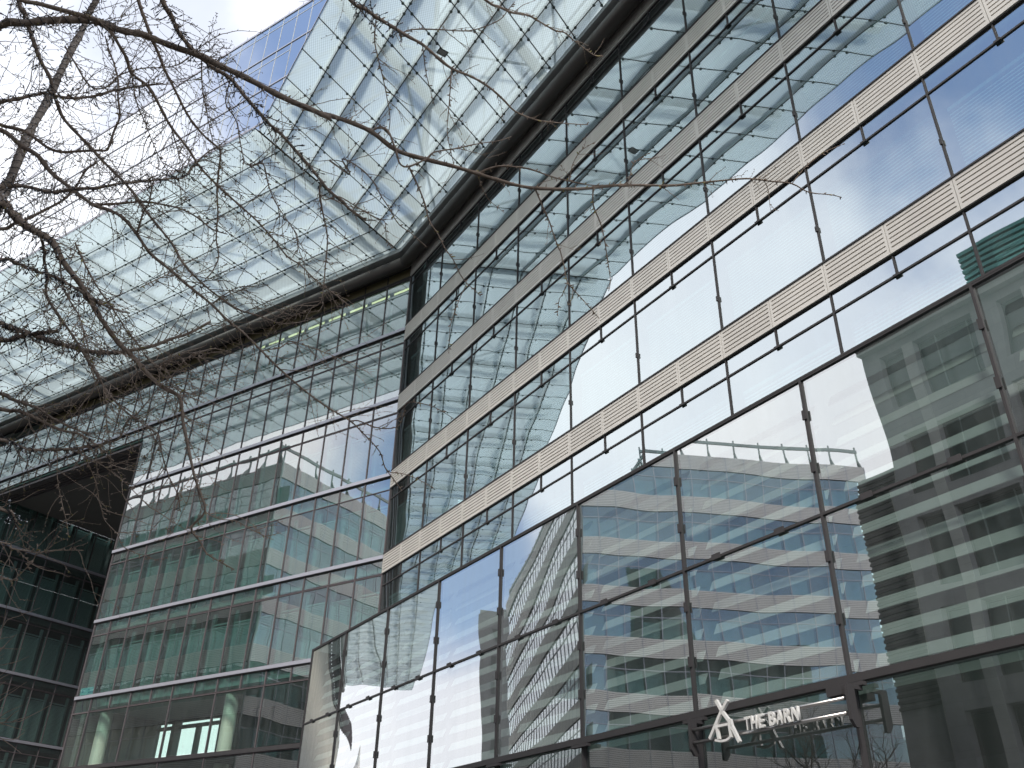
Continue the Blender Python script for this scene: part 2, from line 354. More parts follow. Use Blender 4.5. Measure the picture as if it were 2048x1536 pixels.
# last narrow bay beside the passage, rows as one frame each
mb = MB(); g2 = MB()
for zb in ZB[:4]:
    for (z0, z1) in ((zb + BH, zb + BH + HA), (zb - .62, zb)):
        mb.box(FA, 17.615 + .025, LEFT - .06, -.1, .02, z1 - .05, z1, 'mullA'); g2.quad([FA.p(17.64, -.02, z0), FA.p(LEFT - .06, -.02, z0), FA.p(LEFT - .06, -.02, z1), FA.p(17.64, -.02, z1)], 'glassA')
mb.box(FA, 17.59, 17.64, -.1, .03, 8.3, 23.3, 'mullA'); mb.box(FA, LEFT - .06, LEFT, -.45, .03, -1.46, 22.85, 'mullA')
cw = wingA.part('corner_window', mb); p_ = g2.mesh('pane'); p_.transform(Matrix.Translation(-wingA.base)); link('pane', p_, cw)
mb = MB()
for zb in ZB[:4]: slats_z = [zb + BH + .1 + .072 * k for k in range(32)]; [mb.quad([FA.p(17.95, -.3, z), FA.p(18.75, -.3, z), FA.p(18.75, -.33, z + .058), FA.p(17.95, -.33, z + .058)], 'blind') for z in slats_z]
b_ = mb.mesh('blind'); b_.transform(Matrix.Translation(-wingA.base)); link('blind', b_, cw)
# ledges
for zi, zb in enumerate(ZB):
    mb = MB(); mb.box(FA, 0.0, LEFT if zi < 4 else 46, -.12, .10, zb, zb + BH, 'silver'); mb.box(FA, .0, LEFT if zi < 4 else 46, -.12, .07, zb - .03, zb - .001, 'mull'); wingA.part('ledge', mb)
# head of the top row below the canopy
for u in A_us(34): pass
OL = MB(); OL.box(ID, .02, MOD - .02, -.06, -.02, .05, .55, 'warm_lit'); OL.box(ID, -.02, .02, -.08, .02, 0, .6, 'mull'); OL.box(ID, .02, MOD - .02, -.1, .03, -.035, .05, 'mull'); OLm = OL.mesh('head_panel')
for u in A_us(30): wingA.inst('head_panel', OLm, FA, u, 0, 27.05)
# lower storey with paired panes
H2 = 2.42
A2f = win_mesh(2 * MOD, H2, 'mullA'); A2p = pane_mesh(2 * MOD, H2, 'glassL')
A3f = win_mesh(2 * MOD, 3.6, 'mullA'); A3p = pane_mesh(2 * MOD, 3.6, 'glassL')
for k in range(6):
    u = U0 + 2 * MOD * k
    wingA.inst('lobby_window', A2f, FA, u, 0, 5.86, (('pane', A2p),))
    wingA.inst('lobby_window', A3f, FA, u, 0, 2.1, (('pane', A3p),))
mb = MB(); mb.box(FA, 17.59, 17.64, -.1, .03, 2.1, 8.28, 'mullA'); mb.box(FA, 0, LEFT, -.2, .06, 5.70, 5.86, 'mull'); mb.box(FA, 17.64, LEFT - .06, -.1, .02, 8.24, 8.3, 'mullA')
lw = wingA.part('lobby_mullion', mb); g2 = MB(); g2.quad([FA.p(17.64, -.02, 2.1), FA.p(LEFT - .06, -.02, 2.1), FA.p(LEFT - .06, -.02, 8.24), FA.p(17.64, -.02, 8.24)], 'glassL'); p_ = g2.mesh('pane'); p_.transform(Matrix.Translation(-wingA.base)); link('pane', p_, lw)
mb = MB(); mb.box(FA, .1, LEFT - .1, -.3, -.02, -1.46, 2.1, 'mullA'); wingA.part('plinth', mb)
# floors, back walls
mb = MB()
for zi, zb in enumerate(ZB):
    mb.box(FA, .2, LEFT - .1 if zi < 4 else 46, -4.6, -.65, zb - .25, zb + .1, 'room')
mb.box(FA, .2, 60, -4.6, -.3, 27.7, 28.2, 'room'); mb.box(FA, .2, LEFT - .1, -4.6, -.3, 5.60, 5.72, 'roomd'); wingA.part('floor_slab', mb)
mb = MB()
mb.box(FA, .2, 46, -5, -4.7, 23.2, 56.5, 'room'); mb.box(FA, .2, LEFT, -5, -4.7, 8.9, 23.2, 'room')
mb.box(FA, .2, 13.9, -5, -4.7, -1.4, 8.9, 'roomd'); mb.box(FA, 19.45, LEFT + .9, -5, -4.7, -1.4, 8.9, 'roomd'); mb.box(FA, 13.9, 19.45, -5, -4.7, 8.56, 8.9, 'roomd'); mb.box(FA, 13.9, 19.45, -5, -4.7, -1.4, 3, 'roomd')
mb.box(FA, LEFT - .3, LEFT - .1, -4.7, -.5, -1.4, 8.3, 'room')
wingA.part('back_wall', mb)
mb = MB(); mb.box(FA, 17.1, 17.4, -5.05, -4.65, 3, 8.56, 'roomd'); mb.box(FA, 13.9, 17.1, -5.05, -4.65, 8.26, 8.36, 'roomd'); mb.box(FA, 17.4, 19.45, -5.05, -4.65, 8.26, 8.36, 'roomd'); mb.box(FA, 15.5, 15.56, -5.02, -4.68, 3, 8.26, 'roomd')
fr = wingA.part('rear_window', mb); g2 = MB(); g2.quad([FA.p(13.9, -4.9, 3), FA.p(19.45, -4.9, 3), FA.p(19.45, -4.9, 8.56), FA.p(13.9, -4.9, 8.56)], 'glassL'); p_ = g2.mesh('pane'); p_.transform(Matrix.Translation(-wingA.base)); link('pane', p_, fr)
for u in (17.95, 9.1):
    mb = MB(); mb.tube([FA.p(u, -1.2, -1.4), FA.p(u, -1.2, 8.45)], .31, 'plaster', 20); wingA.part('column', mb, True)
# window sticker, strip lamp, spots
mb = MB(); mb.box(FA, 17.66, 18.74, -.035, -.028, 9.13, 9.47, 'cyan'); mb.box(FA, 17.72, 18.12, -.027, -.0255, 9.18, 9.26, 'cyand'); mb.box(FA, 18.5, 18.62, -.027, -.0255, 9.25, 9.37, 'cyand'); mb.box(FA, 17.75, 18.4, -.027, -.0255, 9.35, 9.38, 'cyand')
tag(link('window_banner', mb.mesh('window_banner')), 'pale blue printed banner in the corner window of the teal wing beside the dark passage', 'banner')
mb = MB(); mb.box(FA, .9, 11.6, -1.1, -1.02, 27.36, 27.42, 'lamp'); tag(link('strip_lamp', mb.mesh('strip_lamp')), 'long warm strip lamp glowing inside the top storey under the canopy pipe', 'lamp')
# upper storeys above the canopy
HU = 3.62; RT0 = 56.85
UF = MB(); UF.box(ID, -.014, .014, -.08, .004, 0, HU - .1, 'white'); UF.box(ID, .014, MOD - .014, -.1, .001, HU - .84, HU - .80, 'white'); UFm = UF.mesh('upper_window')
UP_ = pane_mesh(MOD, HU - .1, 'glassU', bar=.04)
mbs = MB(); mbs.box(ID, .03, MOD - .03, -.30, -.2, HU - .80, HU - .1, 'inpost'); UPs = mbs.mesh('spandrel')
upz = [RT0 - .12 - HU * (k + 1) for k in range(8)]
rng = [(10.2, 52), (12, 50), (16, 46), (28, 40)]
for k, (a, b) in enumerate(rng):
    u = U0 + MOD * math.ceil((a - U0) / MOD)
    while u < b: wingA.inst('upper_window', UFm, FA, u, 0, upz[k], (('pane', UP_), ('spandrel', UPs))); u += MOD
mb = MB(); g2 = MB()
for k in range(8):
    spans = [(0.2, 60)] if k > 3 else [(0.2, U0 + MOD * math.ceil((rng[k][0] - U0) / MOD)), (U0 + MOD * math.ceil((rng[k][1] - U0) / MOD), 100)]
    for a, b in spans:
        if upz[k] < 28.4: continue
        mb.quad([FA.p(a, -.02, upz[k]), FA.p(b, -.02, upz[k]), FA.p(b, -.02, upz[k] + HU - .1), FA.p(a, -.02, upz[k] + HU - .1)], 'glassU')
        u = U0 + MOD * math.ceil((a - U0) / MOD) 
        while u < b: mb.box(FA, u - .014, u + .014, -.08, .004, upz[k], upz[k] + HU - .1, 'white'); u += MOD
wingA.part('upper_glazing', mb, kind='stuff')
for k in range(8):
    if upz[k] < 27.5: continue
    mb = MB(); mb.box(FA, -.0, 100, -.15, .03, upz[k] + HU - .09, upz[k] + HU - .01 + (.12 if k == 0 else 0), 'silver'); wingA.part('ledge', mb)
mb = MB(); mb.box(FA, .2, 100, -7, -.4, 56.2, 56.5, 'room'); mb.box(FA, 46, 100, -5, -4.7, 23.2, 56.2, 'room'); wingA.part('roof', mb)
for k in range(20):
    u = U0 + MOD * (7 + 1.0 * k) * 1.0
    mb = MB(); mb.box(FA, u - .02, u + .02, -.3, -.26, 56.5, 57.75, 'silver'); wingA.part('roof_post', mb)
# overhang over the passage
mb = MB(); mb.box(FA, LEFT + .002, 33.3, -40, -.05, 22.84, 22.95, 'soffit'); wingA.part('soffit', mb)
mb = MB(); mb.box(FA, 38.2, 100, -.5, -.06, -1.4, 22.84, 'pale_wall')
for j in range(4): mb.box(FA, LEFT, 60, -.45 - .22 * j - .1, -.45 - .22 * j, 22.76, 22.83, 'mullA')
mb.box(FA, LEFT, 100, -.3, .05, 22.78, 22.9, 'mullA'); wingA.part('soffit_edge', mb)
mb = MB()
for k in range(60):
    u = 34 + k * MOD
    if u > 43: mb.box(FA, u - .025, u + .025, -.1, .03, 24.03, 27.05, 'mullA')
    mb.box(FA, u - .025, u + .025, -.1, .03, 22.9, 23.88, 'mullA')
mb.quad([FA.p(34, -.02, 22.9), FA.p(100, -.02, 22.9), FA.p(100, -.02, 23.85), FA.p(34, -.02, 23.85)], 'glassA'); mb.quad([FA.p(44, -.02, 24.03), FA.p(100, -.02, 24.03), FA.p(100, -.02, 27.6), FA.p(44, -.02, 27.6)], 'glassA')
wingA.part('far_glazing', mb, kind='stuff')
mb = MB(); mb.box(FA, LEFT - .35, LEFT - .06, -4.9, -.46, -1.46, 22.8, 'soffit'); mb.box(FA, 0, 34, -.2, .0, 27.64, 27.9, 'dark'); mb.box(FA, 0, 100, -.3, -.05, 27.95, 28.3, 'dark'); mb.box(FA, LEFT - .35, LEFT - .06, -40, -9.5, -1.46, 22.838, 'soffit'); mb.box(FA, LEFT - .35, LEFT - .06, -9.499, -4.901, 10.6, 22.838, 'soffit'); mb.box(FA, LEFT - .35, LEFT + .2, -40, -.5, 22.96, 23.2, 'soffit'); wingA.part('side_wall', mb)  # includes near-black strips drawn as the shade behind the pipe

# ================================================================== PASSAGE WING (frame C)
wingC = Thing('office_building', FC.p(-15, -4, -EYE), 'dark glass office wing set back in shade under the passage ceiling', 'building')
HC = 3.72 - .55 - .16
C_f = win_mesh(1.5, HC, 'mullA'); C_p = pane_mesh(1.5, HC, 'glassC'); C_t = win_mesh(1.5, .55, 'mullA'); C_tp = pane_mesh(1.5, .55, 'glassC')
C_b = [blind_mesh(HC - .5, 'blindd', .28, 1.5), blind_mesh(HC - .55, 'blindd', .28, 1.5)]
mbp = MB(); mbp.box(ID, .06, .22, -.62, -.50, 0, HC, 'inpost'); C_post = mbp.mesh('inner_post')
ZC = [1.45, 5.2, 8.92, 12.67, 16.37, 20.1]
for k in range(8):
    u = -1.5 * (k + 1)
    for z in ZC[1:]:
        if len([1]) and k < 12:
            wingC.inst('window', C_f, FC, u, 0, z + .16, (('pane', C_p), ('blind', C_b[k % 2]), ('inner_post', C_post))); wingC.inst('transom_window', C_t, FC, u, 0, z - .55, (('pane', C_tp),))
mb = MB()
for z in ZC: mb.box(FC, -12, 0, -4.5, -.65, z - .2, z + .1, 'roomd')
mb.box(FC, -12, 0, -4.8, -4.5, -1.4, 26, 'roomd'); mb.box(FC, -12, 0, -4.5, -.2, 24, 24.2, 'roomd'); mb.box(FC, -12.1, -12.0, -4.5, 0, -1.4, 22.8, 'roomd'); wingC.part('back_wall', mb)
for z in ZC: mb = MB(); mb.box(FC, -12, .0, -.12, .10, z, z + .16, 'silver'); wingC.part('ledge', mb)
mb = MB(); mb.box(FC, 0.0, .08, -4.5, .08, -1.4, 22.8, 'mull'); wingC.part('corner_post', mb)
mb = MB(); mb.box(FC, .1, 30, -66, -0.05, -1.4, 22.7, 'roomd')
# ================================================================== RIGHT WING (frame B; u runs left, so the wall lies at negative u)
MB2 = 3.25
ZBB = [12.05 + 3.755 * k for k in range(5)]; LH = .80; TH = .50
wingB = Thing('office_building', FB.p(-16, -3, -EYE), 'right glass office wing with beige slotted metal bands and wide mirror like windows', 'building')
HB = 3.755 - LH - TH
B_f = win_mesh(MB2, HB, 'mull', .042, .1, ((MB2 / 2, HB - .03, True), (0, HB * .42, False))); B_p = pane_mesh(MB2, HB, 'glassB', bar=.06)
B_t = win_mesh(MB2 / 2, TH, 'mull', .036, .1); B_tp = pane_mesh(MB2 / 2, TH, 'glassB', bar=.055)
def bblind(top, drop=0):
    mb = MB(); slats(mb, .22, MB2 - .16, -.32, .08 + drop, top, .092, .03, .064, 'blindb'); mb.box(ID, .22, MB2 - .16, -.38, -.30, top, top + .09, 'blindb')
    return mb.mesh('blind')
B_b = [bblind(HB - .42), bblind(HB - .5), bblind(HB - .36, .0)]
L_ = MB(); LW = MB2 / 2; ns = 7
L_.box(ID, .004, LW - .004, -.10, -.05, .005, LH - .005, 'slot'); L_.box(ID, .006, .06, -.049, .06, 0, LH, 'louver'); L_.box(ID, LW - .06, LW - .006, -.049, .06, 0, LH, 'louver')
sh = LH / ns
for k in range(ns):
    z0 = k * sh + (.034 if k else 0)
    L_.box(ID, .06, LW - .06, -.049, .06, z0, (k + 1) * sh, 'louver')
Lm = L_.mesh('louver_panel')
NB_ = 10
for zi, zb in enumerate(ZBB):
    for k in range(NB_):
        u = -MB2 * (k + 1)
        if zi < 5:
            if not (zi == 0 and False): pass
        for h in range(2):
            if len([o for o in ()]) == 0 and (zi < 4 or k < 9): wingB.inst('louver_panel', Lm, FB, u + h * LW, 0, zb)
            wingB.inst('transom_window', B_t, FB, u + h * LW, 0, zb - TH, (('pane', B_tp),))
        wingB.inst('window', B_f, FB, u, 0, zb - TH - HB, (('pane', B_p), ('blind', random.choice(B_b))))
    mb = MB(); mb.box(FB, -MB2 * NB_, 0, -.1, .085, zb + LH + .001, zb + LH + .04, 'mull'); wingB.part('sill', mb)
mb = MB()
for zi, zb in enumerate(ZBB): mb.box(FB, -MB2 * NB_, -.6, -4.5, -.5, zb + .02, zb + LH - .05, 'room')
mb.box(FB, -MB2 * NB_, -.6, -4.5, -.1, 8.0, 8.3, 'room'); wingB.part('floor_slab', mb)
mb = MB(); mb.box(FB, -MB2 * NB_, -.6, -4.8, -4.55, -1.4, 56.5, 'room'); wingB.part('back_wall', mb)
mb = MB(); mb.box(FB, -.07, .0, -.6, .0, 8, 28.2, 'mull'); mb.box(FB, -.62, -.42, -.9, -.6, 8, 28, 'inpost'); wingB.part('corner_post', mb)
mb = MB(); mb.box(FB, -MB2 * NB_, 0, -.3, -.02, ZBB[4] + LH + .05, 28.4, 'dark'); wingB.part('shade_strip', mb)  # black strip drawn as the shaded gap under the canopy
mb = MB(); mb.quad([FB.p(-MB2 * NB_, -.02, 28.6), FB.p(-.1, -.02, 28.6), FB.p(-.1, -.02, 56.5), FB.p(-MB2 * NB_, -.02, 56.5)], 'glassU')
for k in range(8):
    z = 31.6 + 3.62 * k
    mb.box(FB, -MB2 * NB_, -.1, -.1, .03, z, z + .09, 'silver')
u = 0
while u > -MB2 * NB_: mb.box(FB, u - .014, u + .014, -.1, .004, 28.6, 56.5, 'white'); u -= LW
mb.box(FB, -MB2 * NB_, -.1, -6, .1, 56.5, 56.9, 'silver'); wingB.part('upper_glazing', mb, kind='stuff')

# ================================================================== CANOPY
CZ = 28.5
can = Thing('glass_canopy', FA.p(10, 5, CZ), 'overhanging glass canopy with white dot print, dark seams and white steel ribs', 'canopy')
TAN = math.tan(math.radians(24.634))
nAl = [.12, .88, 2.41, 3.94, 5.47, 7.0, 8.53, 10.02]; nBl = [.12, 1.04, 2.43, 3.82, 5.21, 6.60, 7.99, 9.16]
def PA(s, n, z=0): return FA.p(s, n, CZ + z)
def PB(s0, n, z=0): return FB.p(-(s0 + TAN * n), n, CZ + z)         # skewed so its cross seams run square to the left wing
sA = [.55 + 1.535 * k for k in range(66)]; sB = [-.55 + 1.657 * k for k in range(19)]
def camdist(p): return (Vector(p) - Vector((0, 0, EYE))).length
panels = []
for i in range(len(sA) - 1):
    for j in range(len(nAl) - 1): panels.append([PA(sA[i], nAl[j]), PA(sA[i + 1], nAl[j]), PA(sA[i + 1], nAl[j + 1]), PA(sA[i], nAl[j + 1])])
for i in range(len(sB) - 1):
    for j in range(len(nBl) - 1): panels.append([PB(sB[i], nBl[j]), PB(sB[i], nBl[j + 1]), PB(sB[i + 1], nBl[j + 1]), PB(sB[i + 1], nBl[j])])
panels.sort(key=lambda q: camdist((q[0] + q[2]) / 2))
def inset(q, d=.012):
    c = sum((Vector(p) for p in q), Vector()) / 4; return [Vector(p) + (c - Vector(p)).normalized() * d * 1.4 for p in q]
vis = []
for q in panels:
    c = sum((Vector(p) for p in q), Vector()) / 4 - Vector((0, 0, EYE)); x, y, z = c.dot(RT), c.dot(UP), c.dot(FW)
    vis.append(z > 0 and abs(x / z) < .6 and abs(y / z) < .46)
rest = MB(); cnt = 0
for q, v in zip(panels, vis):
    q = inset(q)
    if v and cnt < 100:
        mb = MB(); mb.prism(q, (0, 0, .02), 'frit', 'clear'); can.part('glass_panel', mb); cnt += 1
    else: rest.prism(q, (0, 0, .02), 'frit', 'clear')
can.part('far_glass_panels', rest, kind='stuff')
# seams
def seam(a, b): mb = MB(); seg(mb, a, b, .036, .03, 'seal', .002); return can.part('seam', mb)
def seg(mb, a, b, w, h, m, dz=0):
    a = Vector(a); b = Vector(b); d = (b - a).normalized(); sd_ = d.cross(Vector((0, 0, 1))).normalized() * w / 2
    mb.prism([a - sd_ + Vector((0, 0, dz)), b - sd_ + Vector((0, 0, dz)), b + sd_ + Vector((0, 0, dz)), a + sd_ + Vector((0, 0, dz))], (0, 0, h), m)
nsx = 0
mbr = MB()
for s in sA[:30]: seam(PA(s, .1, -.008), PA(s, 10.02, -.008))
for s in sA[30:]: seg(mbr, PA(s, .1, -.008), PA(s, 10.02, -.008), .036, .03, 'seal')
for s in sB[0:]: seam(PB(s, .1, -.008), PB(s, 9.16, -.008))
for n in nAl[1:-1]: seam(PA(.55, n, -.01), PA(99, n, -.01))
for n in nBl[1:-1]: seam(PB(-.55, n, -.01), PB(29, n, -.01))
can.part('far_seams', mbr, kind='stuff')
# point clamps: four round discs about each crossing
cl = []
for i, s in enumerate(sA[:40]):
    for n in nAl[1:-1]:
        for (a, b) in ((.26, 0), (-.26, 0), (0, .26), (0, -.26)):
            if i == 0 and a < 0: continue
            cl.append(PA(s + a, n + b, -.03))
for i, s in enumerate(sB):
    for n in nBl[1:-1]:
        for (a, b) in ((.26, 0), (-.26, 0), (0, .24), (0, -.24)):
            if i == 0: continue
            cl.append(PB(s + a, n + b, -.03))
def inview(p, mx=.6, my=.46):
    c = Vector(p) - Vector((0, 0, EYE)); x, y, z = c.dot(RT), c.dot(UP), c.dot(FW); return z > 0 and abs(x / z) < mx and abs(y / z) < my
cl.sort(key=lambda p: (not inview(p), camdist(p)))
mbc = MB(); mbc.tube([(0, 0, -.025), (0, 0, .02), (0, 0, .12)], [.052, .058, .02], 'clamp', 10); cme = mbc.mesh('clamp')
for p in cl[:100]: link('clamp', cme, can.o, Vector(p) - can.base)
mbr = MB()
for p in cl[100:]: mbr.tube([Vector(p) + Vector((0, 0, -.025)), Vector(p) + Vector((0, 0, .02))], .055, 'clamp', 8)
can.part('far_clamps', mbr, kind='stuff')
# white steel above the glass
Z1 = .16
for i in range(0, 66, 3):
    s = sA[i] + .75; mb = MB(); mb.tube([PA(s, -.1, .62), PA(s, 9.5, .62)], .17, 'white', 10); mb.box(FA, s + .26, s + .32, .1, 9.5, CZ + .5, CZ + .62, 'white')
    for n in nAl[1:-1]: mb.box(FA, s - .05, s + .05, n - .12, n + .12, CZ + .12, CZ + .5, 'white')
    can.part('cross_beam', mb, True)
for i in range(1, 19, 3):
    s = sB[i] + .8; mb = MB(); mb.tube([PB(s, -.1, .62), PB(s, 8.8, .62)], .17, 'white', 10); seg(mb, PB(s + .3, .1, .5), PB(s + .3, 8.8, .5), .05, .12, 'white'); can.part('cross_beam', mb, True)
for n in nAl[1:-1]:
    mb = MB()
    for i in range(0, 64, 3):      # fish-bellied blades
        a, b = sA[i] + .75, sA[i + 3] + .75 if i + 3 < 66 else sA[65]; pts = []
        for t in range(9):
            x = a + (b - a) * t / 8; pts.append(PA(x, n, .12 + .06 * math.sin(math.pi * t / 8) ** 0))
        for t in range(8, -1, -1):
            x = a + (b - a) * t / 8; pts.append(PA(x, n, .18 + .30 * math.sin(math.pi * t / 8)))
        mb.prism(pts, tuple(nA * .05), 'white')
    can.part('rib', mb)
for n in nBl[1:-1]:
    mb = MB()
    for i in range(1, 16, 3):
        a, b = sB[i] + .8, sB[i] + .8 + 3 * 1.637; pts = []
        for t in range(9): pts.append(PB(a + (b - a) * t / 8, n, .12))
        for t in range(8, -1, -1): pts.append(PB(a + (b - a) * t / 8, n, .18 + .32 * math.sin(math.pi * t / 8)))
        mb.prism(pts, tuple(nB * .05), 'white')
    seg(mb, PB(-.55, n, .12), PB(29, n, .12), .09, .07, 'white'); can.part('rib', mb)
mb = MB(); mb.tube([PA(.55, .1, .55), PA(.55, 9.3, .55)], .2, 'white', 10); can.part('valley_beam', mb, True)
for k in range(8):
    s = sA[2 + 6 * k]; mb = MB(); mb.tube([PA(s, .4, .5), PA(s + 4.6, 6, .5)], .05, 'white', 8); mb.tube([PA(s + 9.2, .4, .5), PA(s + 4.6, 6, .5)], .05, 'white', 8); can.part('tie_rod', mb, True)
for k in range(3):
    s = sB[2 + 6 * k]; mb = MB(); mb.tube([PB(s, .4, .5), PB(s + 4.9, 6, .5)], .05, 'white', 8); mb.tube([PB(s + 9.8, .4, .5), PB(s + 4.9, 6, .5)], .05, 'white', 8); can.part('tie_rod', mb, True)
for s0, n0 in ((9.3, 4.6), (16.1, 3.0)):
    mb = MB(); c_ = PB(s0, n0, -.012); ux, vx = dB * .15, nB * .2
    mb.prism([c_ - ux - vx, c_ + ux - vx, c_ + ux + vx, c_ - ux + vx], (0, 0, .008), 'clamp'); mb.prism([c_ - ux * .75 - vx * .8 - Vector((0, 0, .004)), c_ + ux * .75 - vx * .8 - Vector((0, 0, .004)), c_ + ux * .75 + vx * .8 - Vector((0, 0, .004)), c_ - ux * .75 + vx * .8 - Vector((0, 0, .004))], (0, 0, .003), 'granite_l'); can.part('inspection_plate', mb)
# outer edge strip and the dark pipe along the facades
mb = MB(); seg(mb, PA(.3, 10.03), PA(99, 10.03), .03, .05, 'silver'); seg(mb, PB(-.3, 9.17), PB(29, 9.17), .03, .05, 'silver'); can.part('edge_strip', mb)
pm = FA.p(.12, .42, 27.69); mid = FA.o + (nA + nB).normalized() * .435 + Vector((0, 0, 27.69))
mb = MB(); mb.tube([FA.p(100, .42, 27.69), mid], .31, 'pipe', 24); mb.tube([mid, FB.p(-34, .42, 27.69)], .31, 'pipe', 24)
can.part('edge_pipe', mb, True)
mb = MB(); mb.box(FA, .1, 100, .06, .75, 28.2, 28.42, 'white'); mb.box(FB, -34, -.1, .06, .75, 28.2, 28.42, 'white'); can.part('gutter', mb)

# ================================================================== GLASS SHOPFRONT (frame B, set forward)
PO = 3.1125
FP = Fr(FB.p(0, PO, 0), dB, nB)
pav = Thing('glass_pavilion', FP.p(-16, -1, -EYE), 'low mirror glass shopfront block projecting in front of the right wing', 'shopfront')
us = [-1.66, -4.62, -7.77, -11.0, -14.24, -17.5, -20.76, -24.0, -27.25, -30.5, -33.75]
ZP = [3.19, 5.68, 8.16]
for i in range(len(us) - 1):
    wd = us[i] - us[i + 1]
    for r in range(2):
        h = ZP[r + 1] - ZP[r]; mb = MB(); b = .022
        mb.box(ID, -b, b, -.12, .02, 0, h, 'mull'); mb.box(ID, b, wd - b, -.12, .016, h - .025 if r == 0 else h - .03, h + (.02 if r == 0 else 0), 'mull')
        for (u, z, hz) in ((wd * .27, h, 1), (wd * .73, h, 1)) if r == 0 else (): mb.box(ID, u - .10, u + .10, .0165, .045, z - .05, z + .05, 'mull')
        for z in (h * .33, h * .72): mb.box(ID, -.04, .04, .0205, .045, z - .09, z + .09, 'mull')
        g2 = MB(); g2.quad([ID.p(b, -.02, .0), ID.p(wd - b, -.02, 0), ID.p(wd - b, -.02, h - .02), ID.p(b, -.02, h - .02)], 'glassP')
        pav.inst('window', mb.mesh('window'), FP, us[i + 1], 0, ZP[r], (('pane', g2.mesh('pane')),))
    mb = MB(); h = 3.05 + 1.46; mb.box(ID, -.024, .024, -.12, .0, 0, h, 'mull')
    g2 = MB(); g2.quad([ID.p(.03, -.08, 0), ID.p(wd - .03, -.08, 0), ID.p(wd - .03, -.08, h), ID.p(.03, -.08, h)], 'glassPl')
    pav.inst('shop_window', mb.mesh('shop_window'), FP, us[i + 1], 0, -1.46, (('pane', g2.mesh('pane')),))
mb = MB(); mb.box(FP, -33.8, -1.6, -.08, .03, 3.075, 3.188, 'mull'); pav.part('beam', mb)
for i, u in enumerate(us[1:]):
    mb = MB(); mb.box(FP, u - .28, u + .24, .0, .09, 3.0, 3.055, 'mull'); pav.part('door_rail', mb)
mb = MB(); mb.box(FP, -33.8, -1.62, -.10, .02, 8.161, 8.20, 'mull'); mb.box(FP, -33.8, -1.67, -3.1, -.102, 8.17, 8.19, 'opal'); pav.part('roof', mb)  # unseen translucent roof, added so sky light brightens the slats
mb = MB(); mb.box(FP, -1.66, -1.62, -7.0, .012, -1.46, 8.16, 'mull'); pav.part('end_wall', mb)
mb = MB(); mb.box(FP, -33.8, -1.7, -6.6, -.4, 3.0, 3.12, 'room'); mb.box(FP, -33.8, -1.7, -7, -6.6, -1.4, 8, 'room'); pav.part('interior', mb)
for i in range(len(us) - 1):
    mb = MB(); z = 3.35
    while z < 7.9:
        mb.prism([FP.p(us[i] - .12, -.48, z), FP.p(us[i] - .12, -.58, z + .20), FP.p(us[i] - .12, -.59, z + .19), FP.p(us[i] - .12, -.49, z - .01)], dB * -(us[i] - us[i + 1] - .34), 'slatP'); z += .40
    pav.part('wide_blind', mb)
mb = MB()
for z in (.9, 1.05): mb.box(FP, -33, -24.4, -2.2, -2.1, z, z + .05, 'inpost')
for k in range(5): mb.box(FP, -33, -24.4, -3.0 - .2 * k, -2.95 - .2 * k, 1.55, 1.6, 'inpost')
pav.part('shelf', mb)
for k, (u, n, z) in enumerate(((-21.3, -.9, 2.1), (-25.7, -1.4, 2.0), (-27.2, -2.0, 1.9))):
    mb = MB(); mb.tube([FP.p(u, n, z), FP.p(u, n, z + .05)], .025, 'spot', 10); tag(link('downlight', mb.mesh('downlight')), ['tiny warm spotlight glowing inside the shop window under the shop sign', 'tiny warm spotlight inside the dark shop window right of the shop sign', 'tiny warm spotlight at the far right edge inside the dark shop'][k], 'spotlight', 'spotlights in the shop')

# ================================================================== SHOP SIGN
SN = PO + .30
FSg = Fr(FB.p(0, SN, 0), dB, nB)
sign = Thing('shop_sign', FSg.p(-22.5, 0, 2.4), 'white THE BARN letters and tent shaped emblem on two steel tubes under the shopfront beam', 'sign')
for z in (2.815, 2.615):
    mb = MB(); mb.tube([FSg.p(-20.97, 0, z), FSg.p(-24.1, 0, z)], .028, 'rail', 14); sign.part('tube', mb, True)
for u in (-20.93, -24.16):
    mb = MB(); pts = [FSg.p(u, .05, 3.0), FSg.p(u, -.10, 3.0), FSg.p(u, -.10, 2.42), FSg.p(u, -.02, 2.42), FSg.p(u, .05, 2.52)]; mb.prism(pts, tuple(dB * -.05), 'mull'); mb.box(FSg, u - .05, u + .0, -.28, -.101, 2.94, 3.0, 'mull'); sign.part('bracket', mb)
mb = MB(); mb.box(FSg, -24.05, -23.78, -.2, -.02, 2.88, 3.02, 'mull'); sign.part('control_box', mb)
FSf = Fr(FSg.p(0, .05, 0), dB, nB)
def stroke(mb, pts, wd, dep, m):     # flat bar following (x right, z) points
    for (a, b) in zip(pts[:-1], pts[1:]):
        ax, az = a; bx, bz = b; L = math.hypot(bx - ax, bz - az); dx, dz = (bx - ax) / L, (bz - az) / L; px, pz = -dz * wd / 2, dx * wd / 2; e = wd * .22
        q = [(ax - dx * e + px, az - dz * e + pz), (bx + dx * e + px, bz + dz * e + pz), (bx + dx * e - px, bz + dz * e - pz), (ax - dx * e - px, az - dz * e - pz)]
        mb.prism([FSf.p(-x, 0, z) for x, z in q], tuple(nB * dep), m)
def zp(x, y):       # emblem sketch units to metres on the sign plane
    return (21.42 + (x - 400) * .00245 + (600 - y) * .00018, 2.50 + (640 - y) * .00140)
mb = MB()
stroke(mb, [(21.915, 3.125), (21.77, 2.99), (21.46, 2.62)], .05, .05, 'letter')
stroke(mb, [(21.675, 3.16), (21.78, 2.98), (21.93, 2.80)], .05, .051, 'letter')
stroke(mb, [(21.935, 2.83), (21.955, 2.74), (22.09, 2.49)], .05, .052, 'letter')
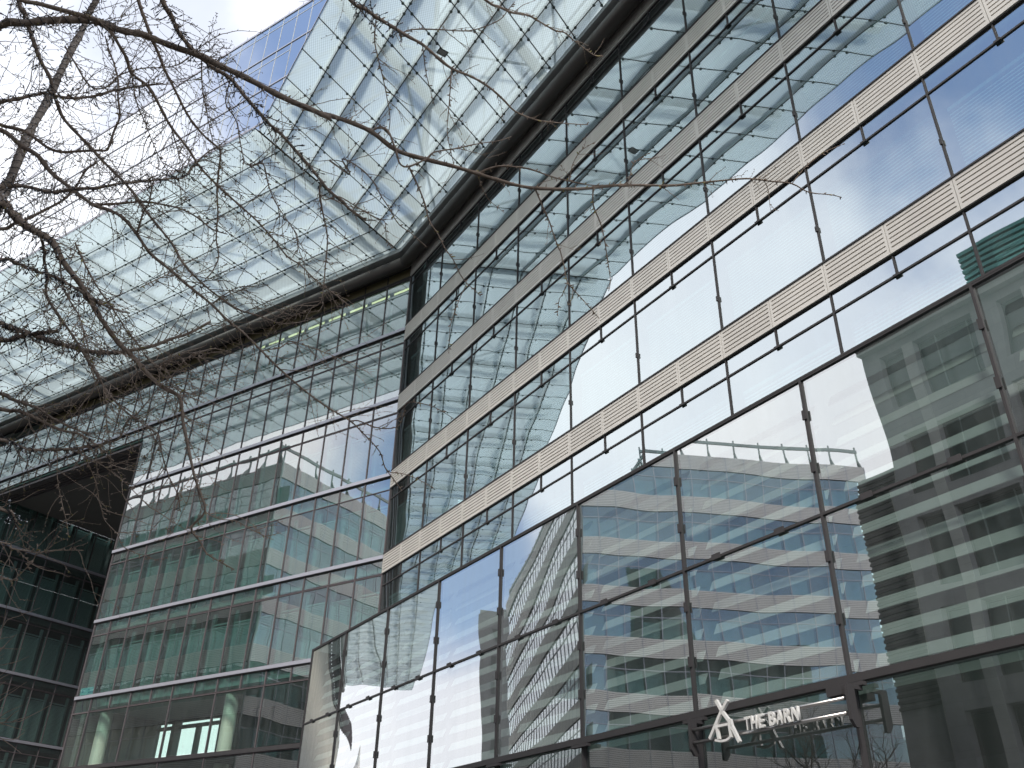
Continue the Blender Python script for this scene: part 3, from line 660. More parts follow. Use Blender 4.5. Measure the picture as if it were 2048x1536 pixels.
stroke(mb, [(21.60, 2.775), (21.93, 2.775)], .04, .049, 'letter')
stroke(mb, [(21.63, 2.77), (21.655, 2.59)], .042, .053, 'letter'); stroke(mb, [(21.915, 2.77), (21.93, 2.58)], .042, .054, 'letter')
stroke(mb, [(21.58, 2.575), (21.70, 2.545), (21.82, 2.545), (21.94, 2.585)], .036, .048, 'letter')
sign.part('emblem', mb)
txt = 'THE BARN'; x = -22.25
widths = {'T': .135, 'H': .155, 'E': .125, 'B': .15, 'A': .15, 'R': .15, 'N': .16, ' ': .085}
for ch in txt:
    if ch == ' ': x -= widths[' ']; continue
    cu = bpy.data.curves.new('letter', 'FONT'); cu.body = ch; cu.size = .285; cu.extrude = .022; cu.bevel_depth = .002; cu.offset = .007
    to = bpy.data.objects.new('tmp', cu); col.objects.link(to); bpy.context.view_layer.update()
    me = bpy.data.meshes.new_from_object(to.evaluated_get(bpy.context.evaluated_depsgraph_get())); bpy.data.objects.remove(to); bpy.data.curves.remove(cu)
    xs = [v.co.x for v in me.vertices]; wd0 = max(xs) - min(xs); x0 = min(xs); tw = widths[ch] * .80
    for v in me.vertices:
        lx, ly, lz = v.co; lx = (lx - x0) / wd0 * tw
        v.co = FSf.p(x - lx, .03 + lz, 2.63 + ly * .95) - sign.base
        # thicken stems a little sideways
    me.materials.clear(); me.materials.append(G['letter']); link('letter', me, sign.o); x -= widths[ch]

# ================================================================== OPPOSITE CORNER BUILDING (seen mirrored)
kb = Thing('office_building', K0 + Vector((0, 0, -EYE)) + dA * 5 + nA * 5, 'corner office block with pale slotted bands and roof railing, mirrored in the shopfront', 'building')
def kface(F, ua, ub, mod, rows, right):
    for k, zt in enumerate(rows):
        mb = MB(); mb.box(F, ua, ub, -.15, .02, zt - 1.32, zt, 'slot')
        for j in range(10): mb.box(F, ua, ub, .021, .06, zt - 1.32 + j * .132 + .03, zt - 1.32 + (j + 1) * .132, 'louverk')
        u = ua
        while u < ub + .01: mb.box(F, u - .02, u + .02, .0605, .075, zt - 1.32, zt, 'silver'); u += mod
        kb.part('louver_band', mb)
        mb = MB(); zb = zt - 1.32; h = 3.7 - 1.32; u = ua
        while u < ub + .01: mb.box(F, u - .025, u + .025, -.1, .0, zb - h, zb, 'silver'); u += mod
        mb.box(F, ua, ub, -.1, .005, zb - .85, zb - .80, 'silver')
        wn = kb.part('window_row', mb); g2 = MB(); g2.quad([F.p(ua, -.04, zb - h), F.p(ub, -.04, zb - h), F.p(ub, -.04, zb), F.p(ua, -.04, zb)], 'glassK'); p_ = g2.mesh('pane'); p_.transform(Matrix.Translation(-kb.base)); link('pane', p_, wn)
        mb = MB(); 
        u = ua
        while u < ub - .1:
            if random.random() < .86:
                top = zb - random.choice((.85, .85, .9, 1.1)); z = zb - h + .05
                mb.quad([F.p(u + .1, -.35, zb - h), F.p(u + mod - .1, -.35, zb - h), F.p(u + mod - .1, -.35, top), F.p(u + .1, -.35, top)], 'blindk')
            u += mod
        b_ = mb.mesh('blind'); b_.transform(Matrix.Translation(-kb.base)); link('blind', b_, wn)
rowsK = [32.55 - 3.72 * k for k in range(9)]
kface(FKR, 0, 23.2, 1.45, rowsK, True); kface(FKL, -42.5, 0, 1.45, rowsK, False)
mb = MB(); mb.box(FKR, .5, 23.2, -40, -1.2, -1.5, 32.3, 'room'); kb.part('core', mb)
mb = MB()
for F, a, b in ((FKR, 0, 23.2), (FKL, -42.5, 0)):
    u = a
    while u <= b:
        mb.box(F, u - .05, u + .05, -.5, -.4, 32.55, 34.5, 'inpost'); mb.prism([F.p(u - .03, -.4, 32.6), F.p(u - .03, .0, 32.6), F.p(u - .03, -.4, 33.4)], tuple(F.u * .06), 'inpost'); u += 2.1
    mb.box(F, a, b, -.52, -.38, 34.0, 34.25, 'inpost')
rl = kb.part('roof_railing', mb)
mb = MB(); mb.box(FKR, -.06, .06, -.06, .08, -1.5, 32.6, 'inpost'); kb.part('corner_post', mb)

# ================================================================== GRANITE BUILDING (seen mirrored)
sb = Thing('stone_building', FS.p(15, -6, -EYE), 'dark granite building with deep windows, mirrored at the right of the shopfront', 'building')
TOPS = 24.45
rowsS = [(20.45, 23.25), (16.3, 19.2), (12.3, 15.3), (8.4, 11.4), (4.4, 7.4)]
winS = []
u = .84
while u < 30: winS += [(u, u + 1.2), (u + 1.72, u + 4.55)]; u += 5.6
mb = MB()
cols = [0] + [x for w_ in winS for x in w_] + [33]
for i in range(0, len(cols), 2): mb.box(FS, cols[i], cols[i + 1], -.6, 0, -1.5, 23.7, 'granite')
zz = [-1.5] + [x for r_ in rowsS[::-1] for x in r_] + [23.7]
for (a, b) in winS:
    for i in range(0, len(zz), 2): mb.box(FS, a, b, -.6, 0, zz[i], zz[i + 1], 'granite')
mb.box(FS, 0.02, 33, -20, -.61, -1.5, 23.6, 'roomd'); sb.part('wall', mb)
for (a, b) in winS:
    mb = MB()
    if b - a < 2: mb.box(FS, b, b + .52, .002, .03, -1.5, 23.3, 'granite_l'); sb.part('pilaster', mb)
    for (z0, z1) in rowsS:
        mb = MB(); mb.box(FS, a, b, -.45, -.38, z0, z0 + .12, 'mull'); mb.box(FS, a, b, -.45, -.38, z1 - .1, z1, 'mull'); mb.box(FS, a, a + .08, -.45, -.38, z0, z1, 'mull'); mb.box(FS, b - .08, b, -.45, -.38, z0, z1, 'mull')
        if b - a > 2: mb.box(FS, a + .8, a + .86, -.46, -.37, z0, z1, 'inpost'); mb.box(FS, b - .5, b - .44, -.46, -.37, z0, z1, 'inpost')
        wn = sb.part('window', mb); g2 = MB(); g2.quad([FS.p(a + .08, -.41, z0 + .12), FS.p(b - .08, -.41, z0 + .12), FS.p(b - .08, -.41, z1 - .1), FS.p(a + .08, -.41, z1 - .1)], 'glassS'); p_ = g2.mesh('pane'); p_.transform(Matrix.Translation(-sb.base)); link('pane', p_, wn)
mb = MB(); mb.box(FS, -.05, 33, -1.2, .35, 23.7, 24.0, 'granite_l'); mb.box(FS, -.15, 33, -1.3, .5, 24.01, 24.45, 'granite'); sb.part('cornice', mb)
mb = MB(); mb.box(FS, -.03, .0, -1.0, -.01, -1.5, 23.69, 'plaster'); sb.part('lit_side_face', mb)  # pale colour stands in for sky light on the building's end
mb = MB()
u = 0
while u < 33: mb.box(FS, u - .015, u + .015, .1, .13, 24.46, 25.45, 'rail'); u += .16
mb.box(FS, 0, 33, .08, .14, 25.45, 25.5, 'rail'); sb.part('roof_railing', mb)
mb = MB(); mb.box(FS, 1.3, 33, -6, -3.0, 24.5, 33.0, 'roomd')
for k in range(22): mb.box(FS, 1.2, 33, -2.99, -2.6, 25 + k * .38, 25.22 + k * .38, 'tealbox')
sb.part('roof_plant', mb)
mb = MB(); mb.box(FS, -2.6, -.03, -14, -1.0, -1.5, 18.5, 'granite')
for k in range(40): mb.box(FS, -2.6, -.03, -.99, -.9, 8 + k * .26, 8.13 + k * .26, 'mullA')
sb.part('side_wing', mb)

# ================================================================== FAR SKYLINE (seen mirrored)
tw0 = Vector((-.3, 21.9, EYE)) + Vector((-.891, .455, 0)) * 150
FT = Fr(tw0, (.455, .891, 0), (.891, -.455, 0))
tw = Thing('tower', tw0 - Vector((0, 0, EYE)), 'grey stone tower beyond the opposite block, mirrored in the shopfront', 'tower')
mb = MB(); mb.box(FT, -2.2, 2.6, -6, 0, -1.5, 51.0, 'tower'); mb.box(FT, -2.0, 2.4, -5.8, -.2, 51.01, 51.9, 'tower'); tw.part('shaft', mb)
for k in range(9):
    mb = MB(); mb.box(FT, -.5, .5, .002, .03, 6 + k * 5, 8.4 + k * 5, 'roomd'); tw.part('window', mb)
ch0 = Vector((-4.5, 28.6, EYE)) + Vector((-.815, .58, 0)) * 160
FH = Fr(ch0, (.58, .815, 0), (.815, -.58, 0))
chu = Thing('church_tower', ch0 - Vector((0, 0, EYE)), 'small pale church tower with a needle spire, mirrored low in the shopfront', 'church')
mb = MB(); mb.box(FH, -1.2, 1.2, -2.4, 0, -1.5, 22.4, 'church'); mb.box(FH, -1.4, 1.4, -2.6, .2, 22.41, 22.9, 'church'); chu.part('belfry', mb)
mb = MB(); mb.tube([FH.p(0, -1.1, 22.9), FH.p(0, -1.1, 23.6), FH.p(0, -1.1, 24.6), FH.p(0, -1.1, 25.1), FH.p(0, -1.1, 25.8), FH.p(0, -1.1, 29.4)], [1.2, .95, .65, .75, .5, .08], 'church', 8); chu.part('spire', mb)
mb = MB(); mb.box(FH, -.35, .35, .002, .05, 20.3, 21.9, 'roomd'); chu.part('window', mb)

# ================================================================== BARE TREES
def pix(x, y, d):        # point seen at photo position x, y (2048 x 1536), d metres ahead of the lens
    return Vector((0, 0, EYE)) + (RT * ((x - 1024) / 1814.616) - UP * ((y - 768) / 1814.616) + FW) * d
def depth(p): return (Vector(p) - Vector((0, 0, EYE))).dot(FW)
def flat(x, y, hd):      # ground position below photo point x, y at horizontal distance hd
    v = RT * ((x - 1024) / 1814.616) - UP * ((y - 768) / 1814.616) + FW; k = hd / math.hypot(v.x, v.y); return Vector((v.x * k, v.y * k, 0))
T1 = flat(0, 382, 8.0); T2 = flat(-330, 620, 6.6)
treeA = Thing('bare_tree', T1, 'slender bare street tree with pale upright stem wound in fairy lights', 'tree')
treeB = Thing('bare_tree', T2, 'nearer bare street tree with long budding boughs reaching across the canopy', 'tree')
R_ = {1: (0, 0), 2: (650, 0), 3: (1348, 0), 4: (0, 500), 5: (650, 500), 7: (0, 1011)}
def P_(*a):
    o = []
    for r, pts in a:
        ox, oy = R_[r]; o += [(ox + x * .3418, oy + y * .3418) for x, y in pts]
    return o
# root: 'L' grows from the near trunk left of the frame, 'T' from the pale stem above the frame, None from the branch it touches
BR = [
 ('L', 8.9, 1.1, .9, P_((1, [(0, 150), (150, 135), (300, 120), (480, 115), (580, 130), (650, 160), (740, 185), (830, 200), (930, 240), (1050, 285), (1180, 330), (1300, 390), (1430, 450), (1560, 520), (1700, 590), (1820, 640), (1930, 690)]), (2, [(0, 670), (120, 705), (270, 770), (420, 880), (600, 935), (740, 970), (890, 1015), (1000, 1050), (1150, 1090), (1300, 1105), (1500, 1105), (1700, 1085), (1900, 1085)]), (3, [(0, 1085), (200, 1065), (420, 1045), (560, 1060), (690, 1075), (790, 1125), (920, 1140), (980, 1155)]))),
 ('L', 9.5, 1.4, .3, P_((1, [(0, 1200), (60, 1240), (150, 1320), (240, 1370), (310, 1420), (350, 1500)]), (4, [(400, 110), (470, 200), (540, 320), (610, 430), (690, 540), (770, 620), (860, 720), (950, 800), (1040, 850), (1060, 900), (1070, 1000), (1090, 1100), (1110, 1200), (1140, 1330), (1170, 1420), (1200, 1530)]), (7, [(1120, 130), (1170, 210), (1210, 280), (1290, 330), (1370, 375)]))),
 (None, 6, 5, .0, P_((1, [(60, -80), (130, 0), (220, 20), (330, 50), (420, 75), (500, 95), (580, 122)]))),
 ('T', 5.2, 1.5, .2, P_((1, [(110, 0), (150, 90), (175, 180), (210, 280), (240, 360), (290, 450), (310, 530), (340, 620), (370, 690), (440, 770), (520, 850), (580, 920), (660, 1000), (720, 1060), (790, 1140), (850, 1230), (930, 1330), (1010, 1430)]), (4, [(1080, 90), (1200, 210), (1290, 280), (1400, 350), (1530, 390), (1640, 430), (1740, 425)]))),
 (None, 4.2, 1.2, .5, P_((1, [(580, 130), (650, 190), (700, 270), (740, 340), (770, 430), (870, 510), (950, 650), (1000, 740), (1100, 870), (1180, 990), (1300, 1110), (1400, 1200), (1500, 1290), (1600, 1400), (1680, 1500)]), (4, [(1760, 90), (1850, 180), (1960, 260), (2048, 330)]))),
 ('L', 5.4, 1.2, .6, P_((1, [(0, 760), (120, 850), (220, 910), (300, 1010), (400, 1090), (540, 1195), (640, 1230), (720, 1275), (800, 1370), (880, 1483)]), (4, [(1000, 120), (1090, 200), (1240, 320), (1330, 410), (1430, 490), (1530, 590), (1640, 700), (1780, 820), (1900, 910), (2048, 1000)]), (5, [(230, 1080), (320, 1180), (350, 1270), (400, 1340), (450, 1410)]))),
 (None, 4, 1.2, .3, P_((1, [(250, 1400), (260, 1480)]), (4, [(265, 0), (258, 60), (275, 150), (270, 260), (320, 350), (390, 450), (450, 540), (510, 640), (560, 720), (610, 800), (660, 870), (740, 950), (830, 1010), (900, 1060), (930, 1090), (950, 1200), (990, 1330), (1040, 1430), (1055, 1530)]))),
 (None, 2.2, 1, .1, P_((4, [(340, 40), (360, 170), (380, 240), (410, 300), (460, 380), (490, 480), (490, 540), (530, 640), (600, 780), (620, 880), (620, 990), (640, 1100), (650, 1290)]))),
 (None, 2.4, 1, .1, P_((4, [(440, -40), (500, 90), (560, 200), (620, 290), (690, 390), (740, 470), (800, 540), (860, 630), (920, 690), (980, 760), (1040, 820), (1110, 840), (1180, 835)]))),
 ('L', 7.2, 2.6, .1, P_((4, [(0, 430), (80, 460), (180, 490), (260, 520), (330, 545), (430, 570), (500, 590), (600, 600), (690, 600), (780, 585), (900, 560), (1000, 520), (1100, 490), (1230, 420)]))),
 ('L', 6, 4, -.2, P_((4, [(0, 525), (100, 510), (200, 490), (270, 480), (335, 475)]))),
 ('L', 4.4, 2, .2, P_((4, [(0, 60), (80, 70), (160, 100), (230, 130), (330, 160), (400, 200), (470, 240), (560, 300), (660, 345), (760, 370)]))),
 ('L', 4.2, 2, .1, P_((1, [(0, 600), (100, 580), (220, 550), (290, 540), (330, 560), (430, 575), (560, 560), (680, 525), (850, 500), (950, 490)]))),
 ('L', 4.2, 1.6, .1, P_((1, [(0, 730), (80, 750), (150, 770), (220, 820), (290, 870), (370, 890), (460, 885), (560, 880), (620, 880), (640, 850), (670, 760), (700, 680), (690, 560), (690, 470), (670, 380), (640, 300), (615, 210)]))),
 ('L', 4.8, 1.4, .2, P_((1, [(0, 1090), (80, 1085), (170, 1095), (250, 1115), (330, 1125), (430, 1105), (560, 1100), (700, 1075), (850, 1060), (1000, 1045), (1080, 1035), (1150, 950), (1230, 880), (1290, 860)]))),
 ('L', 4.4, 2, .0, P_((1, [(0, 1340), (80, 1310), (160, 1280), (260, 1230), (370, 1170), (440, 1100), (500, 1000), (570, 950)]))),
 ('T', 4.4, 1.2, .5, P_((1, [(810, 0), (850, 120), (890, 230), (930, 320), (960, 400), (1000, 480), (1040, 560), (1080, 640), (1130, 720), (1200, 800), (1270, 860), (1290, 900), (1280, 1000), (1270, 1120), (1275, 1250), (1265, 1400), (1280, 1500)]), (4, [(1240, 130), (1200, 170)]))),
 ('T', 6, 2.4, .6, P_((1, [(950, 0), (1000, 90), (1040, 180), (1100, 260), (1150, 310), (1240, 390), (1350, 460), (1430, 560), (1500, 640), (1570, 720), (1650, 790), (1720, 870), (1800, 960), (1880, 1060), (1930, 1120), (2010, 1180)]), (2, [(140, 1220), (240, 1290)]))),
 (None, 2.3, 1, .1, P_((1, [(1870, 1050), (1870, 1130), (1890, 1250), (1915, 1380), (1910, 1500)]), (4, [(1905, 80), (1890, 240), (1870, 310), (1800, 350), (1640, 420)]))),
 (None, 1.9, 1, .0, P_((1, [(1160, 350), (1180, 450), (1190, 560), (1210, 660), (1230, 760), (1250, 850)]))),
 (None, 3.2, 1.4, .2, P_((1, [(540, 1195), (640, 1195), (760, 1185), (850, 1180), (940, 1195), (1050, 1220), (1150, 1270), (1240, 1340), (1330, 1370)]))),
 (None, 2.6, 1.5, .0, P_((1, [(790, 1350), (840, 1240), (870, 1190), (885, 1120), (900, 1050)]))),
 (None, 1.6, .8, .0, P_((1, [(1010, 760), (1040, 880), (1055, 960)]))),
 (None, 1.8, .8, .1, P_((1, [(760, 430), (800, 600), (850, 720), (900, 850), (950, 950), (1000, 1020)]))),
 (None, 1.9, .8, .1, P_((1, [(1330, 470), (1320, 600), (1380, 700), (1400, 800), (1420, 900), (1440, 960), (1550, 955), (1640, 950)]))),
 (None, 1.7, .8, .2, P_((1, [(1480, 970), (1540, 960), (1570, 1080), (1610, 1180), (1680, 1290), (1740, 1380), (1740, 1480)]))),
 (None, 2.2, .9, .0, P_((1, [(380, 270), (440, 370), (500, 470), (560, 520), (640, 500), (700, 440), (830, 400), (950, 395), (1060, 370), (1180, 270), (1290, 200)]))),
 ('T', 5.2, 1, .6, P_((2, [(150, 0), (230, 50), (300, 100), (400, 160), (480, 210), (570, 260), (640, 320), (740, 400), (860, 450), (960, 510), (1040, 580), (1110, 650), (1200, 690), (1280, 710), (1450, 725), (1540, 730)]))),
 ('T', 3.2, 1, .8, P_((2, [(940, 0), (1020, 40), (1100, 75), (1190, 90), (1260, 130), (1350, 180), (1400, 190), (1460, 240), (1540, 300), (1580, 325), (1620, 325)]))),
 (None, 1.9, 1, .1, P_((2, [(440, 210), (480, 180), (560, 170), (700, 175), (840, 180), (950, 150), (1030, 110), (1070, 60), (1110, 10)]))),
 (None, 1.7, .9, .0, P_((2, [(270, 100), (290, 230), (310, 340), (340, 460), (360, 560), (380, 680), (375, 760)]))),
 (None, 1.3, .7, .1, P_((2, [(580, 280), (590, 420), (620, 540), (640, 620)]))),
 (None, 1.4, .8, .1, P_((2, [(742, 410), (730, 560), (720, 680), (715, 780), (740, 900), (755, 970)]))),
 (None, 3, 1, .1, P_((2, [(275, 775), (320, 745), (370, 770), (400, 840), (420, 900), (440, 960), (490, 975), (590, 930), (640, 890), (760, 870), (900, 840), (1010, 825), (1090, 800)]))),
 (None, 2.3, 1, .2, P_((2, [(480, 975), (540, 1080), (580, 1180), (610, 1290), (660, 1370), (700, 1450), (750, 1520)]), (5, [(790, 140), (830, 195), (870, 230), (910, 270)]))),
 (None, 1.3, .7, .1, P_((2, [(890, 1020), (920, 1100), (960, 1170), (1050, 1245)]))),
 (None, 2.6, 1.3, .1, P_((2, [(915, 1015), (1000, 975), (1100, 975), (1200, 990), (1330, 1035), (1430, 1060), (1570, 1085), (1700, 1080)]))),
 (None, 1.2, .7, -.1, P_((2, [(1430, 1058), (1450, 960), (1490, 890), (1530, 860), (1580, 830)]))),
 (None, 1.2, .7, -.1, P_((2, [(1768, 1080), (1800, 970), (1850, 920), (1910, 890)]))),
 (None, 2.1, .9, .1, P_((2, [(1228, 1100), (1270, 1200), (1310, 1290), (1340, 1380), (1370, 1460)]), (5, [(1375, 0), (1400, 100), (1420, 190), (1490, 270), (1560, 350), (1605, 400)]))),
 (None, 1.2, .7, .0, P_((5, [(1420, 190), (1390, 260), (1370, 290), (1360, 380)]))),
 (None, 1.9, .9, .1, P_((2, [(1545, 1105), (1570, 1200), (1610, 1300), (1635, 1400), (1650, 1500)]), (5, [(1660, 100), (1670, 180), (1660, 240)]))),
 (None, 1.9, .8, .1, P_((1, [(1930, 940), (2048, 1020)]), (2, [(100, 930), (200, 980), (280, 1060), (330, 1150), (370, 1210), (430, 1310), (510, 1370), (600, 1450)]))),
 (None, 1.5, .8, .1, P_((2, [(0, 1170), (80, 1150), (200, 1220), (310, 1280), (350, 1300), (360, 1400), (390, 1450)]))),
 (None, 1.1, .7, .0, P_((5, [(825, 195), (790, 280), (760, 360), (730, 460), (725, 600)]))),
 (None, 1.2, .7, -.1, P_((3, [(690, 1075), (740, 1010), (800, 950), (880, 890), (1000, 840)]))),
 (None, 1.5, .8, .0, P_((5, [(130, 990), (200, 1000), (270, 1030), (350, 1045), (430, 1030), (460, 960), (490, 890), (640, 920), (770, 1000)]))),
 (None, 1.3, .7, .0, P_((5, [(380, 1300), (460, 1310), (560, 1350), (630, 1390)]))),
 ('L', 4.2, 2, -.1, P_((4, [(0, 840), (60, 870), (150, 900), (230, 930), (300, 980), (360, 1010), (420, 1040), (520, 1080)]))),
 ('L', 5, 2, .1, P_((4, [(0, 930), (100, 940), (200, 980), (280, 1020), (380, 1060), (460, 1075), (560, 1140), (640, 1210)]))),
 ('L', 4.4, 1.4, .2, P_((4, [(0, 1110), (80, 1130), (150, 1165), (260, 1170), (400, 1165), (520, 1150), (640, 1125), (700, 1100), (740, 1010), (800, 960), (870, 880)]))),
 (None, 1.9, .9, .1, P_((4, [(400, 1165), (440, 1180), (550, 1230), (640, 1290), (740, 1370), (820, 1450)]))),
 (None, 1.6, .8, .1, P_((4, [(480, 1150), (520, 1260), (560, 1360), (580, 1470)]), (7, [(590, 0), (610, 80), (650, 130), (690, 170), (720, 240), (820, 290)]))),
 (None, 1.4, .8, .1, P_((4, [(330, 1170), (335, 1330), (360, 1470)]), (7, [(390, 100), (400, 180)]))),
 ('L', 4.2, 1.5, .0, P_((7, [(0, 20), (60, 30), (90, 80), (120, 120)]))),
 ('L', 1.9, .8, .2, P_((7, [(0, 215), (60, 250), (150, 265), (220, 275), (320, 262), (490, 262)]))),
 (None, 1.4, .7, .1, P_((7, [(100, 258), (150, 310), (200, 350), (260, 362)]))),
 ('L', 1.7, .7, .1, P_((7, [(0, 420), (60, 440), (120, 400), (200, 310), (220, 230)]))),
 (None, 1.6, .8, .1, P_((4, [(1150, 1370)]), (7, [(1180, 0), (1220, 50), (1290, 80), (1380, 90), (1450, 130), (1530, 170), (1600, 200)]))),
 (None, 1.5, .7, .1, P_((4, [(820, 220), (880, 190), (1000, 130), (1080, 60)]))),
 (None, 1.5, .7, .1, P_((4, [(950, 660), (1020, 640), (1150, 630), (1220, 650)]))),
 (None, 1.6, .7, .1, P_((4, [(1240, 320), (1300, 270), (1400, 215), (1440, 230)]))),
 (None, 1.6, .8, .1, P_((4, [(1540, 600), (1640, 570), (1700, 535), (1800, 565), (1900, 600), (2048, 660)]))),
 (None, 1.5, .7, .1, P_((4, [(900, 670), (1000, 650), (1100, 600), (1200, 630)]))),
 (None, 1.6, .7, .1, P_((4, [(960, 670), (1010, 760), (1060, 820)]))),
]
trunkpts = {}
def trunk(th, base, x_lean, h, r0, r1, mat, name):
    mb = MB(); pts = []; rad = []
    for k in range(25):
        z = h * k / 24; a = k * .9
        pts.append(base + Vector(((math.sin(a * .55) + .5 * math.sin(a * 1.7)) * .045 * min(k, 4) / 4, (math.cos(a * .6) - 1 + .5 * math.sin(a * 2.1)) * .04 * min(k, 4) / 4, z))); rad.append(r0 * (1 - k / 24) ** 1.2 + r1)
    rad[0] *= 1.5; mb.tube(pts, rad, mat, 12); th.part(name, mb, True); return pts, rad
def stem():
    tr = [(0, 1180), (20, 1130), (60, 1050), (100, 950), (140, 850), (190, 740), (250, 640), (300, 540), (340, 450), (380, 370), (430, 270), (480, 180), (530, 60), (565, 0), (600, -110), (640, -240)]
    pts = [T1 + Vector((0, 0, z)) for z in (0, .4, 1.5, 3, 4.5, 5.8)]; rad = [.12, .085, .078, .072, .066, .06]
    for i, (x, y) in enumerate(tr):
        x *= .3418; y *= .3418; v = RT * ((x - 1024) / 1814.616) - UP * ((y - 768) / 1814.616) + FW
        pts.append(Vector((0, 0, EYE)) + v * ((8.0 + .05 * math.sin(i * 1.3)) / math.hypot(v.x, v.y))); rad.append((.046 - .0013 * i) * (1 + .12 * math.sin(i * 2.1)))
    for k in range(4): pts.append(pts[-1] + Vector((.05, .05, .8))); rad.append(rad[-1] * .8)
    mb = MB(); mb.tube(catm(pts), [rad[min(int(k / 3), len(rad) - 1)] for k in range((len(pts) - 1) * 3 + 1)], 'bark2', 12); treeA.part('trunk', mb, True); return pts, rad
def catm(pts, n=3):
    o = []
    for i in range(len(pts) - 1):
        p0 = pts[max(i - 1, 0)]; p1 = pts[i]; p2 = pts[i + 1]; p3 = pts[min(i + 2, len(pts) - 1)]
        for k in range(n):
            t = k / n; o.append(.5 * ((2 * p1) + (p2 - p0) * t + (2 * p0 - 5 * p1 + 4 * p2 - p3) * t * t + (3 * p1 - p0 - 3 * p2 + p3) * t ** 3))
    o.append(pts[-1]); return o
tA, rA = stem()
tB, rB = trunk(treeB, T2, 0, 9.0, .12, .055, 'bark', 'trunk')
def on_trunk(pts, p):    # nearest trunk point a little below p
    return min(pts, key=lambda q: (q - (p - Vector((0, 0, .35)))).length)
rt = random.Random(5)
placed = []              # (x, y, depth, radius, owner) samples along every branch
made = []
def catmull(pts, n=4):
    o = []
    for i in range(len(pts) - 1):
        p0 = pts[max(i - 1, 0)]; p1 = pts[i]; p2 = pts[i + 1]; p3 = pts[min(i + 2, len(pts) - 1)]
        for k in range(n):
            t = k / n; o.append(.5 * ((2 * p1) + (p2 - p0) * t + (2 * p0 - 5 * p1 + 4 * p2 - p3) * t * t + (3 * p1 - p0 - 3 * p2 + p3) * t ** 3))
    o.append(pts[-1]); return o
def topx(x, y): pass
for root, ra, rb, dd, pts in BR:
    owner = treeB; pre = []
    if root == 'L': d0 = rt.uniform(5.6, 7.2)
    elif root == 'T': d0 = rt.uniform(6.4, 8.0); owner = treeA
    else:
        x0, y0 = pts[0]; c = min(placed, key=lambda q: (q[0] - x0) ** 2 + (q[1] - y0) ** 2); d0 = c[2]; owner = c[4]
        if (c[0] - x0) ** 2 + (c[1] - y0) ** 2 < 600: pts = [(c[0], c[1])] + pts[(1 if (c[0] - x0) ** 2 + (c[1] - y0) ** 2 < 150 else 0):]
    L = [0]
    for a, b in zip(pts[:-1], pts[1:]): L.append(L[-1] + math.hypot(b[0] - a[0], b[1] - a[1]))
    ph = rt.uniform(0, 6)
    P3 = []; R3 = []
    for (x, y), l in zip(pts, L):
        f = l / L[-1]; d = d0 + dd * f + (.12 * math.sin(ph + l / 90) - .12 * math.sin(ph)) * min(1, l / 60)
        P3.append(pix(x, y, d)); R3.append((ra + (rb - ra) * f ** (1.1 if 8.8 < ra < 9 else .8)) * .86 * d / 1814.616); placed.append((x, y, d, R3[-1], owner))
        
    if root == 'L':
        q = on_trunk(tB, P3[0]); P3 = [q, q.lerp(P3[0], .5) + Vector((0, 0, .06))] + P3; R3 = [R3[0] * 1.25, R3[0] * 1.1] + R3
    elif root == 'T':
        x0, y0 = pts[0]; q = tA[-1 if x0 > 500 else -3]; P3 = [q, pix(x0 - .45 * (x0 - 200), -190, d0 + .3), pix(x0 - .12 * (x0 - 200) - 8, -90, d0 + .08)] + P3; R3 = [R3[0] * 1.25, R3[0] * 1.15, R3[0] * 1.05] + R3
    C_ = catmull(P3, 4); CR = []
    for i in range(len(R3) - 1): CR += [R3[i] + (R3[i + 1] - R3[i]) * k / 4 for k in range(4)]
    CR.append(R3[-1]); CR = [r * (1 + .13 * rt.uniform(-1, 1) + (.22 if rt.random() < .08 else 0)) for r in CR]
    made.append((owner, C_, CR, root, ra))
def twig(mb, p, d, ln, r, lvl, rr):
    n = max(4, int(ln / .045)); pts = [p]; d = d.normalized(); q = p
    for k in range(n):
        d = (d + Vector((rr.uniform(-1, 1), rr.uniform(-1, 1), rr.uniform(-1, 1))) * .20 + Vector((0, 0, -.012))).normalized(); q = q + d * (ln / n); pts.append(q)
    mb.tube(pts, [r * (1 - .55 * k / n) for k in range(n + 1)], 'bark', 4, False)
    for k in range(1, n + 1):
        if rr.random() < .8: bud(mb, pts[k], (pts[k] - pts[k - 1]).normalized(), r * (1 - .5 * k / n), rr, .6)
        if lvl and rr.random() < .16: twig(mb, pts[k], side(d, rr) + d * .9, ln * rr.uniform(.3, .6), r * .7, lvl - 1, rr)
def side(d, rr):
    v = Vector((rr.uniform(-1, 1), rr.uniform(-1, 1), rr.uniform(-1, 1))); v = v - d * v.dot(d); return v.normalized()
def bud(mb, p, d, r, rr, sc_=1.0):
    s = side(d, rr) + d * rr.uniform(.1, .8); s.normalize(); l = rr.uniform(.012, .028) * sc_
    m = 'bud' if rr.random() < .16 else 'bark'
    mb.tube([p, p + s * (r + l * .55), p + s * (r + l)], [.0036 * sc_ + r * .15, .0044 * sc_, .0014], m, 4, False)
